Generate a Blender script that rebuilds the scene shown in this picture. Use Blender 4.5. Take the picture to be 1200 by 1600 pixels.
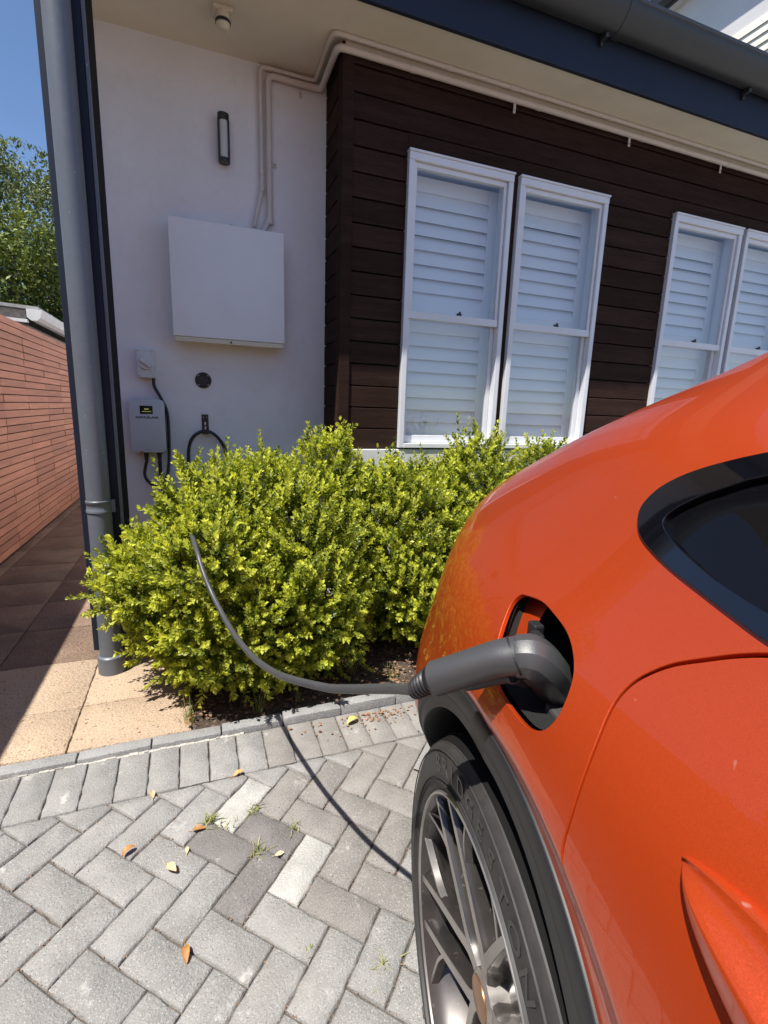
import bpy, bmesh, math, random
import numpy as np
from mathutils import Vector, Matrix
from mathutils.geometry import delaunay_2d_cdt
random.seed(7); rng = np.random.default_rng(7)
S = bpy.context.scene
for o in list(bpy.data.objects): bpy.data.objects.remove(o)
COL = S.collection
R = math.radians

# ------------------------------------------------------------------ camera
yaw, pit, rol = R(21.175), R(11.711), R(-1.9436)
F_ = np.array([math.sin(yaw)*math.cos(pit), math.cos(yaw)*math.cos(pit), -math.sin(pit)])
r0 = np.array([math.cos(yaw), -math.sin(yaw), 0]); d0 = np.cross(F_, r0)
rr = math.cos(rol)*r0 + math.sin(rol)*d0; dd = np.cross(F_, rr)
cam = bpy.data.cameras.new('camera'); camo = bpy.data.objects.new('camera', cam); COL.objects.link(camo)
camo.matrix_world = Matrix(((rr[0], -dd[0], -F_[0], 0), (rr[1], -dd[1], -F_[1], 0), (rr[2], -dd[2], -F_[2], 0), (0, 0, 0, 1)))
cam.sensor_fit = 'HORIZONTAL'; cam.sensor_width = 36; cam.lens = 36*769.5/1200
cam.clip_start = .02; cam.clip_end = 2000
S.camera = camo
S.render.resolution_x = 768; S.render.resolution_y = 1024

# ------------------------------------------------------------------ light
TO_SUN = Vector((-.39, -.25, 1.0)).normalized()
w = bpy.data.worlds.new('World'); S.world = w; w.use_nodes = True
nt = w.node_tree; nt.nodes.clear()
out = nt.nodes.new('ShaderNodeOutputWorld'); bg = nt.nodes.new('ShaderNodeBackground'); sky = nt.nodes.new('ShaderNodeTexSky')
sky.sky_type = 'NISHITA'; sky.sun_disc = False
sky.sun_elevation = math.asin(TO_SUN.z); sky.sun_rotation = math.atan2(TO_SUN.x, TO_SUN.y)
sky.air_density = .8; sky.dust_density = .4; sky.ozone_density = 5.0
bg.inputs[1].default_value = .12
nt.links.new(sky.outputs[0], bg.inputs[0]); nt.links.new(bg.outputs[0], out.inputs[0])
sun = bpy.data.lights.new('sun', 'SUN'); sun.energy = 5.0; sun.angle = R(.53); sun.color = (1, .955, .88)
suno = bpy.data.objects.new('sun', sun); COL.objects.link(suno); suno.rotation_euler = TO_SUN.to_track_quat('Z', 'Y').to_euler()
suno.location = (-4, -3, 12)
S.view_settings.view_transform = 'Standard'; S.view_settings.look = 'None'
S.view_settings.exposure = .56; S.view_settings.gamma = 1; S.view_settings.use_curve_mapping = False
S.cycles.max_bounces = 8; S.cycles.diffuse_bounces = 4

# ------------------------------------------------------------------ materials
def mat(name, col, rough=.6, metal=0, coat=0, spec=.5, noise=None, bump=None, var=0, trans=0, coat_rough=.03):
    """noise: (scale, amount) colour mottling; bump: list of (scale, strength, distance)"""
    m = bpy.data.materials.new(name); m.use_nodes = True
    n = m.node_tree.nodes; l = m.node_tree.links; b = n['Principled BSDF']
    b.inputs['Base Color'].default_value = (*col, 1); b.inputs['Roughness'].default_value = rough
    b.inputs['Metallic'].default_value = metal; b.inputs['Coat Weight'].default_value = coat
    b.inputs['Coat Roughness'].default_value = coat_rough
    b.inputs['Specular IOR Level'].default_value = spec; b.inputs['Transmission Weight'].default_value = trans
    tc = n.new('ShaderNodeTexCoord'); cur = None
    if noise or var:
        rgb = n.new('ShaderNodeRGB'); rgb.outputs[0].default_value = (*col, 1); cur = rgb.outputs[0]
    if noise:
        for sc, am in (noise if isinstance(noise, list) else [noise]):
            t = n.new('ShaderNodeTexNoise'); t.inputs['Scale'].default_value = sc; t.inputs['Detail'].default_value = 5; t.inputs['Roughness'].default_value = .6
            l.new(tc.outputs['Object'], t.inputs['Vector'])
            mr = n.new('ShaderNodeMapRange'); mr.inputs[1].default_value = .3; mr.inputs[2].default_value = .7
            mr.inputs[3].default_value = 1-am; mr.inputs[4].default_value = 1+am
            l.new(t.outputs[0], mr.inputs[0])
            mx = n.new('ShaderNodeVectorMath'); mx.operation = 'SCALE'; l.new(cur, mx.inputs[0]); l.new(mr.outputs[0], mx.inputs['Scale']); cur = mx.outputs[0]
    if var:
        oi = n.new('ShaderNodeObjectInfo'); mr = n.new('ShaderNodeMapRange'); mr.inputs[3].default_value = 1-var; mr.inputs[4].default_value = 1+var
        l.new(oi.outputs['Random'], mr.inputs[0]); mx = n.new('ShaderNodeVectorMath'); mx.operation = 'SCALE'
        l.new(cur, mx.inputs[0]); l.new(mr.outputs[0], mx.inputs['Scale']); cur = mx.outputs[0]
    if cur is not None: l.new(cur, b.inputs['Base Color'])
    prev = None
    for sc, st, ds in (bump or []):
        t = n.new('ShaderNodeTexNoise'); t.inputs['Scale'].default_value = sc; t.inputs['Detail'].default_value = 4
        l.new(tc.outputs['Object'], t.inputs['Vector'])
        bp = n.new('ShaderNodeBump'); bp.inputs['Strength'].default_value = st; bp.inputs['Distance'].default_value = ds
        l.new(t.outputs[0], bp.inputs['Height'])
        if prev: l.new(prev, bp.inputs['Normal'])
        prev = bp.outputs[0]
    if prev: l.new(prev, b.inputs['Normal'])
    return m
def nodes(m): return m.node_tree.nodes, m.node_tree.links, m.node_tree.nodes['Principled BSDF']
def stretch(m, sx, sy, sz, world=False):
    n, l, b = nodes(m); tc = [x for x in n if x.type == 'TEX_COORD'][0]
    mp = n.new('ShaderNodeMapping'); mp.inputs['Scale'].default_value = (sx, sy, sz)
    src = tc.outputs['Object']
    for lk in list(l):
        if lk.from_node == tc: to = lk.to_socket; l.remove(lk); l.new(mp.outputs[0], to)
    oi = n.new('ShaderNodeObjectInfo'); ad = n.new('ShaderNodeVectorMath'); ad.operation = 'ADD'
    l.new(src, ad.inputs[0]); l.new(oi.outputs['Location'], ad.inputs[1]); l.new(ad.outputs[0], mp.inputs[0])
def speckle(m, scale, thr, col, amount=1.0, size_noise=True):
    """mix spots of col over the base colour (aggregate grains)"""
    n, l, b = nodes(m); tc = n.new('ShaderNodeTexCoord'); oi = n.new('ShaderNodeObjectInfo')
    ad = n.new('ShaderNodeVectorMath'); ad.operation = 'ADD'; l.new(tc.outputs['Object'], ad.inputs[0]); l.new(oi.outputs['Location'], ad.inputs[1])
    v = n.new('ShaderNodeTexNoise'); v.inputs['Scale'].default_value = scale; v.inputs['Detail'].default_value = 1.5; l.new(ad.outputs[0], v.inputs['Vector'])
    mr = n.new('ShaderNodeMapRange'); mr.inputs[1].default_value = thr; mr.inputs[2].default_value = thr+.05; mr.inputs[4].default_value = amount
    l.new(v.outputs[0], mr.inputs[0])
    mx = n.new('ShaderNodeMix'); mx.data_type = 'RGBA'; l.new(mr.outputs[0], mx.inputs[0])
    src = b.inputs['Base Color'].links
    if src: l.new(src[0].from_socket, mx.inputs[6])
    else: mx.inputs[6].default_value = b.inputs['Base Color'].default_value
    mx.inputs[7].default_value = (*col, 1); l.new(mx.outputs[2], b.inputs['Base Color'])
M = {}
M['render'] = mat('white_render', (.74, .725, .73), .85, noise=[(3, .035), (40, .02)], bump=[(260, .25, .002), (5, .2, .004)])
M['plinth'] = mat('white_plinth', (.66, .66, .65), .8, noise=(5, .05), bump=[(200, .2, .002)])
M['soffit'] = mat('cream_soffit', (.72, .67, .54), .75, noise=(2, .05), bump=[(30, .05, .002)])
M['board'] = mat('dark_stained_timber', (.038, .0215, .0165), .75, spec=.04, noise=[(6, .25), (60, .2)], bump=[(70, .35, .0015)], var=.18); stretch(M['board'], .25, 1, 3.5)
M['navy'] = mat('navy_steel_paint', (.016, .022, .040), .5, spec=.3, noise=(4, .08))
M['gutter'] = mat('charcoal_gutter_paint', (.034, .037, .041), .38, noise=(6, .12), bump=[(8, .05, .003)])
M['pipe'] = mat('grey_downpipe_paint', (.125, .142, .168), .42, noise=[(5, .08), (60, .05)], bump=[(14, .06, .002)]); speckle(M['pipe'], 60, .74, (.45, .45, .43), .6)
M['black'] = mat('black_paint', (.006, .006, .008), .7, spec=.1)
M['winwhite'] = mat('white_window_paint', (.74, .75, .78), .4, noise=(8, .03))
M['louvre'] = mat('white_louvre_paint', (.88, .88, .88), .45)
M['glass'] = mat('window_glass', (.93, .96, .96), .0, spec=.5); 
def mk_glass(m, refl=1.0):
    n, l, b = nodes(m); n.remove(b)
    o = [x for x in n if x.type == 'OUTPUT_MATERIAL'][0]
    t = n.new('ShaderNodeBsdfTransparent'); t.inputs[0].default_value = (.965, .975, .98, 1)
    g = n.new('ShaderNodeBsdfGlossy'); g.inputs['Roughness'].default_value = .01
    fr = n.new('ShaderNodeFresnel'); fr.inputs[0].default_value = 2.3
    nz = n.new('ShaderNodeTexNoise'); nz.inputs['Scale'].default_value = 2.2; bp = n.new('ShaderNodeBump'); bp.inputs['Distance'].default_value = .01; bp.inputs['Strength'].default_value = .06
    l.new(nz.outputs[0], bp.inputs['Height']); l.new(bp.outputs[0], g.inputs['Normal'])
    mx = n.new('ShaderNodeMixShader'); gb = n.new('ShaderNodeNewGeometry'); iv = n.new('ShaderNodeMath'); iv.operation = 'SUBTRACT'; iv.inputs[0].default_value = 1; l.new(gb.outputs['Backfacing'], iv.inputs[1])
    ml = n.new('ShaderNodeMath'); ml.operation = 'MULTIPLY'; l.new(fr.outputs[0], ml.inputs[0]); l.new(iv.outputs[0], ml.inputs[1]); l.new(ml.outputs[0], mx.inputs[0]); l.new(t.outputs[0], mx.inputs[1]); l.new(g.outputs[0], mx.inputs[2]); l.new(mx.outputs[0], o.inputs[0])
mk_glass(M['glass'])
M['conduit'] = mat('painted_conduit', (.60, .535, .49), .5, noise=(10, .05))
M['meter'] = mat('white_metal_box', (.74, .74, .75), .45, noise=(3, .03))
M['cream'] = mat('cream_plastic', (.62, .56, .42), .45)
M['whiteplast'] = mat('grey_white_plastic', (.60, .62, .62), .45, noise=(30, .06))
M['charger'] = mat('silver_charger_shell', (.47, .50, .52), .38, noise=(5, .02))
M['blackplast'] = mat('black_plastic', (.018, .018, .019), .45, bump=[(500, .1, .0005)])
M['gripplast'] = mat('dark_grey_textured_plastic', (.055, .056, .058), .40, spec=.8, bump=[(900, .45, .0006)])
M['cable'] = mat('grey_cable_rubber', (.06, .062, .066), .42, noise=(40, .1))
M['rubber'] = mat('tyre_rubber', (.035, .033, .032), .6, noise=[(9, .25), (90, .15)], bump=[(120, .2, .0006)])
M['tread'] = mat('tread_rubber_shaded', (.008, .008, .008), .9, spec=.15)  # blacker than the sidewall: wheel-arch shadow put into the tread colour
M['rubberL'] = mat('tyre_lettering_rubber', (.028, .027, .026), .42)
M['screen'] = mat('charger_screen', (.006, .007, .006), .12)
M['amber'] = mat('amber_screen_text', (.3, .26, .05), .4); nodes(M['amber'])[2].inputs['Emission Color'].default_value = (.6, .6, .15, 1); nodes(M['amber'])[2].inputs['Emission Strength'].default_value = .35
M['ink'] = mat('dark_print', (.05, .055, .065), .5)
M['metal'] = mat('brushed_steel', (.5, .5, .5), .3, metal=1)
M['lampglass'] = mat('frosted_lamp_glass', (.55, .53, .52), .35)
M['lampbody'] = mat('dark_bronze_lamp', (.05, .043, .04), .35, metal=.6)
# paving
def grime(m, scale, lo, hi, col, amt):
    n, l, b = nodes(m); g_ = n.new('ShaderNodeNewGeometry'); t = n.new('ShaderNodeTexNoise'); t.inputs['Scale'].default_value = scale; t.inputs['Detail'].default_value = 9; t.inputs['Roughness'].default_value = .72
    l.new(g_.outputs['Position'], t.inputs['Vector']); mr = n.new('ShaderNodeMapRange'); mr.inputs[1].default_value = lo; mr.inputs[2].default_value = hi; mr.inputs[4].default_value = amt; l.new(t.outputs[0], mr.inputs[0])
    mx = n.new('ShaderNodeMix'); mx.data_type = 'RGBA'; l.new(mr.outputs[0], mx.inputs[0]); l.new(b.inputs['Base Color'].links[0].from_socket, mx.inputs[6]); mx.inputs[7].default_value = (*col, 1); l.new(mx.outputs[2], b.inputs['Base Color'])
def pav(name, col, var=.07, sp=1):
    m = mat(name, col, .88, noise=[(14, .14), (3.1, .12)], var=var, bump=[(170, .85, .0035), (600, .6, .0012), (25, .25, .003)]); stretch(m, 1, 1, 1)
    speckle(m, 330, .60, tuple(min(c*1.75, .8) for c in col), .7*sp); speckle(m, 290, .64, tuple(c*.35 for c in col), .85*sp); grime(m, 3.2, .50, .75, (.20, .185, .165), .55); grime(m, 11, .60, .70, (.62, .61, .58), .55*sp); return m
M['paver'] = pav('grey_concrete_paver', (.272, .266, .257))
M['paverwarm'] = pav('warm_grey_paver', (.235, .222, .207))
M['paverdark'] = pav('dark_paver', (.17, .16, .155), .04)
M['paverwhite'] = pav('pale_paver', (.40, .395, .375), .04, .7)
grime_later = 1
M['kerb'] = pav('kerb_stone', (.27, .268, .265))
for k_, c_ in (('render', (.42, .39, .36)), ('meter', (.5, .48, .45)), ('soffit', (.5, .45, .35)), ('plinth', (.4, .38, .34)), ('winwhite', (.5, .5, .48))): grime(M[k_], 1.7, .50, .80, c_, .30); grime(M[k_], 9, .58, .75, c_, .22)
M['sand'] = mat('joint_sand', (.115, .098, .083), .95, noise=[(50, .4), (7, .3)], bump=[(260, 1, .004)]); speckle(M['sand'], 160, .6, (.28, .17, .10), .8)
M['mortar'] = mat('pale_mortar', (.44, .42, .38), .95, noise=(40, .2), bump=[(200, 1, .003)])
M['slabshade'] = None
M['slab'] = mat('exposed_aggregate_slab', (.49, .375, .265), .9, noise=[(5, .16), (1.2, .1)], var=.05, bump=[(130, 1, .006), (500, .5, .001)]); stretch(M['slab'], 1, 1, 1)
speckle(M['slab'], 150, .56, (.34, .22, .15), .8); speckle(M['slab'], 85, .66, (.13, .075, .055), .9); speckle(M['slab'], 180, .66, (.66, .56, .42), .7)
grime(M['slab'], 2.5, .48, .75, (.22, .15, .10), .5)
M['slabshade'] = mat('shaded_aggregate_slab', (.20, .135, .095), .9, noise=[(5, .25), (1.2, .2)], var=.12, bump=[(130, 1, .006), (500, .5, .001)]); stretch(M['slabshade'], 1, 1, 1)  # darker copy of the slab: shade along the path put into the colour
speckle(M['slabshade'], 150, .56, (.09, .055, .045), .8); speckle(M['slabshade'], 180, .68, (.42, .34, .27), .7)
M['soil'] = mat('garden_soil', (.075, .052, .038), .95, noise=[(30, .5)], bump=[(60, 1, .02), (250, .8, .004)]); speckle(M['soil'], 70, .6, (.25, .17, .11), .8)
M['ground'] = mat('concrete_ground', (.25, .245, .23), .9, noise=(.5, .1), bump=[(80, .4, .004)])
M['timber'] = mat('red_cedar_slat', (.50, .225, .145), .6, noise=[(9, .16), (2.2, .10)], var=.15, bump=[(60, .4, .0015)]); stretch(M['timber'], 3, .35, 5)
M['shedroof'] = mat('weathered_grey_roof', (.35, .34, .33), .6, noise=(6, .3))
M['shedwhite'] = mat('white_gutter_paint', (.72, .72, .70), .4, noise=(8, .08))
M['shedwood'] = mat('weathered_fascia_wood', (.22, .19, .17), .8, noise=(20, .3))
M['tile'] = mat('terracotta_roof_tile', (.24, .10, .065), .7, noise=(4, .3))
M['nbwall'] = mat('cream_painted_wall', (.62, .60, .58), .8, noise=(2, .06))
M['nbboard'] = mat('cream_weatherboard', (.72, .68, .58), .6, noise=(4, .05))
M['nbdark'] = mat('dark_eave_paint', (.02, .02, .024), .5)
M['bark'] = mat('grey_brown_bark', (.13, .10, .075), .9, noise=(30, .3), bump=[(60, .6, .004)])
M['dryleaf'] = mat('dry_leaf', (.55, .27, .08), .6, noise=(60, .25), var=.35)
M['paleleaf'] = mat('pale_dry_leaf', (.62, .47, .27), .6, noise=(60, .15), var=.2)
M['litter'] = mat('leaf_litter', (.30, .16, .085), .8, noise=(90, .5))
def leafmat(name, c_old, c_new, rough=.38, tr=.42):
    m = bpy.data.materials.new(name); m.use_nodes = True; n, l, b = nodes(m)
    a = n.new('ShaderNodeAttribute'); a.attribute_name = 'age'
    cr = n.new('ShaderNodeMix'); cr.data_type = 'RGBA'; cr.inputs[6].default_value = (*c_old, 1); cr.inputs[7].default_value = (*c_new, 1)
    l.new(a.outputs['Fac'], cr.inputs[0]); l.new(cr.outputs[2], b.inputs['Base Color']); b.inputs['Roughness'].default_value = rough
    b.inputs['Specular IOR Level'].default_value = .4
    t = n.new('ShaderNodeBsdfTranslucent'); mxc = n.new('ShaderNodeMix'); mxc.data_type = 'RGBA'; mxc.blend_type = 'MULTIPLY'; mxc.inputs[0].default_value = 1
    mxc.inputs[7].default_value = (1.25, 1.2, .55, 1); l.new(cr.outputs[2], mxc.inputs[6]); l.new(mxc.outputs[2], t.inputs[0])
    ms = n.new('ShaderNodeMixShader'); ms.inputs[0].default_value = tr
    o = [x for x in n if x.type == 'OUTPUT_MATERIAL'][0]
    l.new(b.outputs[0], ms.inputs[1]); l.new(t.outputs[0], ms.inputs[2]); l.new(ms.outputs[0], o.inputs[0]); return m
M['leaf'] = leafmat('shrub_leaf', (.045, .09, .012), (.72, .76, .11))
M['treeleafA'] = leafmat('tree_leaf_dark', (.03, .055, .012), (.22, .27, .04), .5, .2)
M['treeleafB'] = leafmat('tree_leaf_olive', (.06, .085, .03), (.22, .26, .09), .5, .25)
M['grass'] = leafmat('grass_blade', (.14, .20, .04), (.48, .46, .18), .5, .3)
# car
M['paint'] = mat('orange_metallic_paint', (.60, .068, .010), .38, metal=.5, coat=.6, coat_rough=.015, spec=.5)
n, l, b = nodes(M['paint'])
tc = n.new('ShaderNodeTexCoord'); vo = n.new('ShaderNodeTexVoronoi'); vo.inputs['Scale'].default_value = 1600; l.new(tc.outputs['Object'], vo.inputs[0])
sv = n.new('ShaderNodeVectorMath'); sv.operation = 'SUBTRACT'; sv.inputs[1].default_value = (.5, .5, .5); l.new(vo.outputs['Color'], sv.inputs[0])
sc = n.new('ShaderNodeVectorMath'); sc.operation = 'SCALE'; sc.inputs['Scale'].default_value = .16; l.new(sv.outputs[0], sc.inputs[0])
ge = n.new('ShaderNodeNewGeometry'); ad = n.new('ShaderNodeVectorMath'); l.new(ge.outputs['Normal'], ad.inputs[0]); l.new(sc.outputs[0], ad.inputs[1])
nm = n.new('ShaderNodeVectorMath'); nm.operation = 'NORMALIZE'; l.new(ad.outputs[0], nm.inputs[0]); l.new(nm.outputs[0], b.inputs['Normal']); l.new(ge.outputs['Normal'], b.inputs['Coat Normal'])
speckle(M['paint'], 75, .765, (.75, .45, .34), .5)
M['clad'] = mat('black_wheel_arch_plastic', (.017, .018, .020), .5, noise=[(5, .15), (60, .12)], bump=[(900, .12, .0004)]); speckle(M['clad'], 90, .74, (.07, .068, .064), .5)
M['gloss'] = mat('gloss_black_trim', (.004, .004, .006), .05, spec=.5, coat=.8)
M['carglass'] = mat('dark_tinted_glass', (.004, .004, .005), .03, spec=.3); speckle(M['carglass'], 90, .765, (.16, .16, .16), .5)
M['rimdark'] = mat('dark_grey_wheel_paint', (.065, .058, .055), .35, metal=.5, coat=.5, noise=(20, .2)); speckle(M['rimdark'], 110, .68, (.22, .19, .17), .5)
M['rimface'] = mat('machined_alloy', (.40, .375, .355), .32, metal=.75, noise=(30, .1))
M['disc'] = mat('brake_steel', (.30, .27, .25), .35, metal=1, noise=(20, .2))
M['underbody'] = mat('wheel_arch_liner', (.008, .008, .008), .9)
M['cap'] = mat('bronze_hub_cap', (.36, .2, .11), .3, metal=.8)
M['tail'] = mat('red_lamp_lens', (.35, .01, .01), .1, coat=1)
M['lamp'] = mat('clear_lamp_lens', (.5, .5, .52), .1, coat=1)

# ------------------------------------------------------------------ helpers
class MB:
    def __init__(s): s.v = []; s.f = []; s.m = []
    def add(s, vs, fs, mi=0):
        k = len(s.v); s.v += [tuple(v) for v in vs]; s.f += [tuple(i+k for i in f) for f in fs]; s.m += [mi]*len(fs)
    def box(s, x0, x1, y0, y1, z0, z1, mi=0):
        s.add([(x0,y0,z0),(x1,y0,z0),(x1,y1,z0),(x0,y1,z0),(x0,y0,z1),(x1,y0,z1),(x1,y1,z1),(x0,y1,z1)],
              [(0,3,2,1),(4,5,6,7),(0,1,5,4),(1,2,6,5),(2,3,7,6),(3,0,4,7)], mi)
    def prism(s, poly, axis, a, b, mi=0):
        """poly 2D ccw in the other two axes, extruded a..b along axis"""
        def P(p, t): return {'x': (t, p[0], p[1]), 'y': (p[0], t, p[1]), 'z': (p[0], p[1], t)}[axis]
        n = len(poly); vs = [P(p, a) for p in poly]+[P(p, b) for p in poly]
        s.add(vs, [tuple(range(n))[::-1], tuple(range(n, 2*n))]+[(i, (i+1) % n, n+(i+1) % n, n+i) for i in range(n)], mi)
    def tube(s, pts, rad, n=12, mi=0, cap=True, squash=None):
        pts = [Vector(p) for p in pts]; N = len(pts); rad = rad if hasattr(rad, '__len__') else [rad]*N
        t0 = (pts[1]-pts[0]).normalized(); up = Vector((0, 0, 1)) if abs(t0.z) < .9 else Vector((0, 1, 0))
        a = t0.cross(up).normalized(); vs = []; fs = []
        for i, p in enumerate(pts):
            t = (pts[min(i+1, N-1)]-pts[max(i-1, 0)]).normalized(); a = (a-t*a.dot(t)).normalized(); b = t.cross(a)
            for k in range(n):
                th = 2*math.pi*k/n; q = 1 if squash is None else squash[i]
                vs.append(p+a*math.cos(th)*rad[i]+b*math.sin(th)*rad[i]*q)
            if i: 
                for k in range(n): fs.append(((i-1)*n+k, (i-1)*n+(k+1) % n, i*n+(k+1) % n, i*n+k))
        if cap: fs += [tuple(range(n))[::-1], tuple(range((N-1)*n, N*n))]
        s.add(vs, fs, mi)
    def lathe(s, prof, n=24, mi=0, axis='z', c=(0, 0, 0), closed=False):
        vs = []; fs = []; N = len(prof)
        for r_, z in prof:
            for k in range(n):
                th = 2*math.pi*k/n; u, v = r_*math.cos(th), r_*math.sin(th)
                vs.append({'z': (c[0]+u, c[1]+v, c[2]+z), 'y': (c[0]+u, c[1]+z, c[2]+v), 'x': (c[0]+z, c[1]+u, c[2]+v)}[axis])
        for i in range(N-1):
            for k in range(n): fs.append((i*n+k, i*n+(k+1) % n, (i+1)*n+(k+1) % n, (i+1)*n+k))
        s.add(vs, fs, mi)
    def build(s, name, mats, parent=None, smooth=None, bevel=0, loc=None, fix=True, segs=2):
        me = bpy.data.meshes.new(name); me.from_pydata(s.v, [], s.f)
        mats = mats if isinstance(mats, (list, tuple)) else [mats]
        for m in mats: me.materials.append(m)
        if len(mats) > 1:
            for p, mi in zip(me.polygons, s.m): p.material_index = mi
        if fix or bevel:
            bm = bmesh.new(); bm.from_mesh(me)
            if fix: bmesh.ops.recalc_face_normals(bm, faces=bm.faces)
            if bevel: bmesh.ops.bevel(bm, geom=[e for e in bm.edges if len(e.link_faces) == 2 and e.calc_face_angle(0) > .6], offset=bevel, segments=segs, profile=.5, affect='EDGES', clamp_overlap=True)
            bm.to_mesh(me); bm.free()
        if smooth is not None:
            for p in me.polygons: p.use_smooth = True
            if smooth < 180: me.set_sharp_from_angle(angle=R(smooth))
        o = bpy.data.objects.new(name, me); COL.objects.link(o)
        if parent: o.parent = parent
        if loc: o.location = loc
        return o
def tag(o, label, cat=None, group=None, kind=None):
    if label: o['label'] = label
    if cat: o['category'] = cat
    if group: o['group'] = group
    if kind: o['kind'] = kind
    return o
def thing(name, label, cat, loc=(0, 0, 0), group=None):
    o = bpy.data.objects.new(name, None); COL.objects.link(o); o.location = loc; o.empty_display_size = .1
    return tag(o, label, cat, group)
def put(o, parent, world=True):
    """parent keeping world coordinates (parents here are unrotated)"""
    o.parent = parent; o.location = o.location-parent.location; return o
def inst(me, name, parent, loc, rot=(0, 0, 0), scale=None):
    o = bpy.data.objects.new(name, me); COL.objects.link(o); o.parent = parent; o.location = loc; o.rotation_euler = rot
    if scale: o.scale = scale
    return o
def catmull(pts, n=8):
    P = [Vector(p) for p in pts]; P = [P[0]*2-P[1]]+P+[P[-1]*2-P[-2]]; o = []
    for i in range(1, len(P)-2):
        for k in range(n):
            t = k/n; a, b, c, d = P[i-1:i+3]
            o.append(.5*((2*b)+(c-a)*t+(2*a-5*b+4*c-d)*t*t+(3*b-3*c+d-a)*t**3))
    o.append(P[-2]); return o
GZ = lambda y: -1.28+.05*y          # driveway falls gently towards the viewer
PZ = -1.18                           # footpath level
YC, YW = 2.8, 3.135                  # clad wall, rendered wall
XC = .785                            # inner corner
ZS = 1.795                           # soffit

# ------------------------------------------------------------------ ground
mb = MB(); mb.add([(-300, -300, -1.40), (300, -300, -1.40), (300, 300, -1.40), (-300, 300, -1.40)], [(0, 1, 2, 3)])
tag(mb.build('ground', M['ground']), 'flat pale concrete ground reaching away from the house', kind='structure')
drive = bpy.data.objects.new('driveway', None); COL.objects.link(drive); tag(drive, 'grey herringbone paved driveway under the orange car', kind='structure')
drive.location = (0, 0, -1.26)
mb = MB(); x0, x1, y0, y1 = -3.2, 4.2, -3.6, 1.70
mb.add([(x0, y0, GZ(y0)-.010), (x1, y0, GZ(y0)-.010), (x1, y1, GZ(y1)-.010), (x0, y1, GZ(y1)-.010), (x0, y0, -1.5), (x1, y0, -1.5), (x1, y1, -1.5), (x0, y1, -1.5)],
       [(0, 1, 2, 3), (0, 4, 5, 1), (1, 5, 6, 2), (2, 6, 7, 3), (3, 7, 4, 0)])
put(mb.build('joint_sand', M['sand']), drive)
W_ = .0946; A0 = Vector((-.142, 1.073)); slope = math.atan(.05)
HDR = 1.495                              # field ends / header course begins
def clip_poly(poly, ymax):
    o = []
    for i in range(len(poly)):
        a, b = poly[i], poly[(i+1) % len(poly)]
        if a[1] <= ymax: o.append(a)
        if (a[1] <= ymax) != (b[1] <= ymax):
            t = (ymax-a[1])/(b[1]-a[1]); o.append((a[0]+(b[0]-a[0])*t, ymax))
    return o
def inset_poly(poly, d):
    n = len(poly); o = []
    for i in range(n):
        p = Vector(poly[i]); a = (p-Vector(poly[i-1])).normalized(); b = (Vector(poly[(i+1) % n])-p).normalized()
        na = Vector((-a.y, a.x)); nb = Vector((-b.y, b.x)); k = 1+na.dot(nb)
        o.append(tuple(p+(na+nb)*(d/max(k, .35))))
    return o
def area(p): return .5*sum(p[i-1][0]*p[i][1]-p[i][0]*p[i-1][1] for i in range(len(p)))
def paver_mesh(poly, name, m, h=.05, bev=.0048, jag=.0022):
    """poly centred; top chamfered, arrises slightly irregular"""
    if area(poly) < 0: poly = poly[::-1]
    P = []
    for i in range(len(poly)):
        a, b = Vector(poly[i]), Vector(poly[(i+1) % len(poly)]); L = (b-a).length; k = max(1, int(L/.025))
        for j in range(k):
            q = a.lerp(b, j/k)
            if j: q += Vector((random.uniform(-jag, jag), random.uniform(-jag, jag)))
            P.append((q.x, q.y))
    I = inset_poly(P, bev); n = len(P)
    vs = [(x, y, -h) for x, y in P]+[(x, y, -bev*.8-random.uniform(0, .0008)) for x, y in P]+[(x, y, 0) for x, y in I]
    fs = [(i, (i+1) % n, n+(i+1) % n, n+i) for i in range(n)]+[(n+i, n+(i+1) % n, 2*n+(i+1) % n, 2*n+i) for i in range(n)]+[tuple(range(2*n, 3*n))]
    me = bpy.data.meshes.new(name); me.from_pydata(vs, [], fs); me.materials.append(m); me.update()
    for p in me.polygons: p.use_smooth = True
    me.set_sharp_from_angle(angle=R(50))
    return me
g = .0042
u = Vector((math.cos(R(45.3)), math.sin(R(45.3)))); v = Vector((u.y, -u.x))
def rect(du, dv):
    return [tuple(u*a+v*b) for a, b in ((g/2, g/2), (du-g/2, g/2), (du-g/2, dv-g/2), (g/2, dv-g/2))]
protoA = {}; protoB = {}
def protos(kind, mk):
    D = protoA if kind == 'A' else protoB
    if mk not in D:
        base = rect(2*W_, W_) if kind == 'A' else rect(W_, 2*W_)
        c = u*(2*W_ if kind == 'A' else W_)/2+v*(W_ if kind == 'A' else 2*W_)/2
        D[mk] = [(paver_mesh([(x-c.x, y-c.y) for x, y in base], 'paver', M[mk]), c) for _ in range(4)]
    return random.choice(D[mk])
pavs = []
for i in range(-26, 34):
    for j in range(-20, 6):
        # lattice translations (u,v) and (2u,-2v)
        o0 = A0+(u+v)*W_*i+(u*2-v*2)*W_*j
        for kind, off in (('A', Vector((0, 0))), ('B', -u*W_)):
            o_ = o0+off; base = rect(2*W_, W_) if kind == 'A' else rect(W_, 2*W_)
            poly = [(o_.x+x, o_.y+y) for x, y in base]; cy = sum(p[1] for p in poly)/4; cx = sum(p[0] for p in poly)/4
            if min(p[1] for p in poly) > HDR-.012: continue
            if not (x0+.1 < cx < x1-.1 and y0+.1 < cy): continue
            pavs.append((kind, o_, poly, cx, cy))
def vis(cx, cy): return -1.1 < cx < .75 and .25 < cy < 1.6
special = {}
stuffp = MB(); npav = 0
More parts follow.
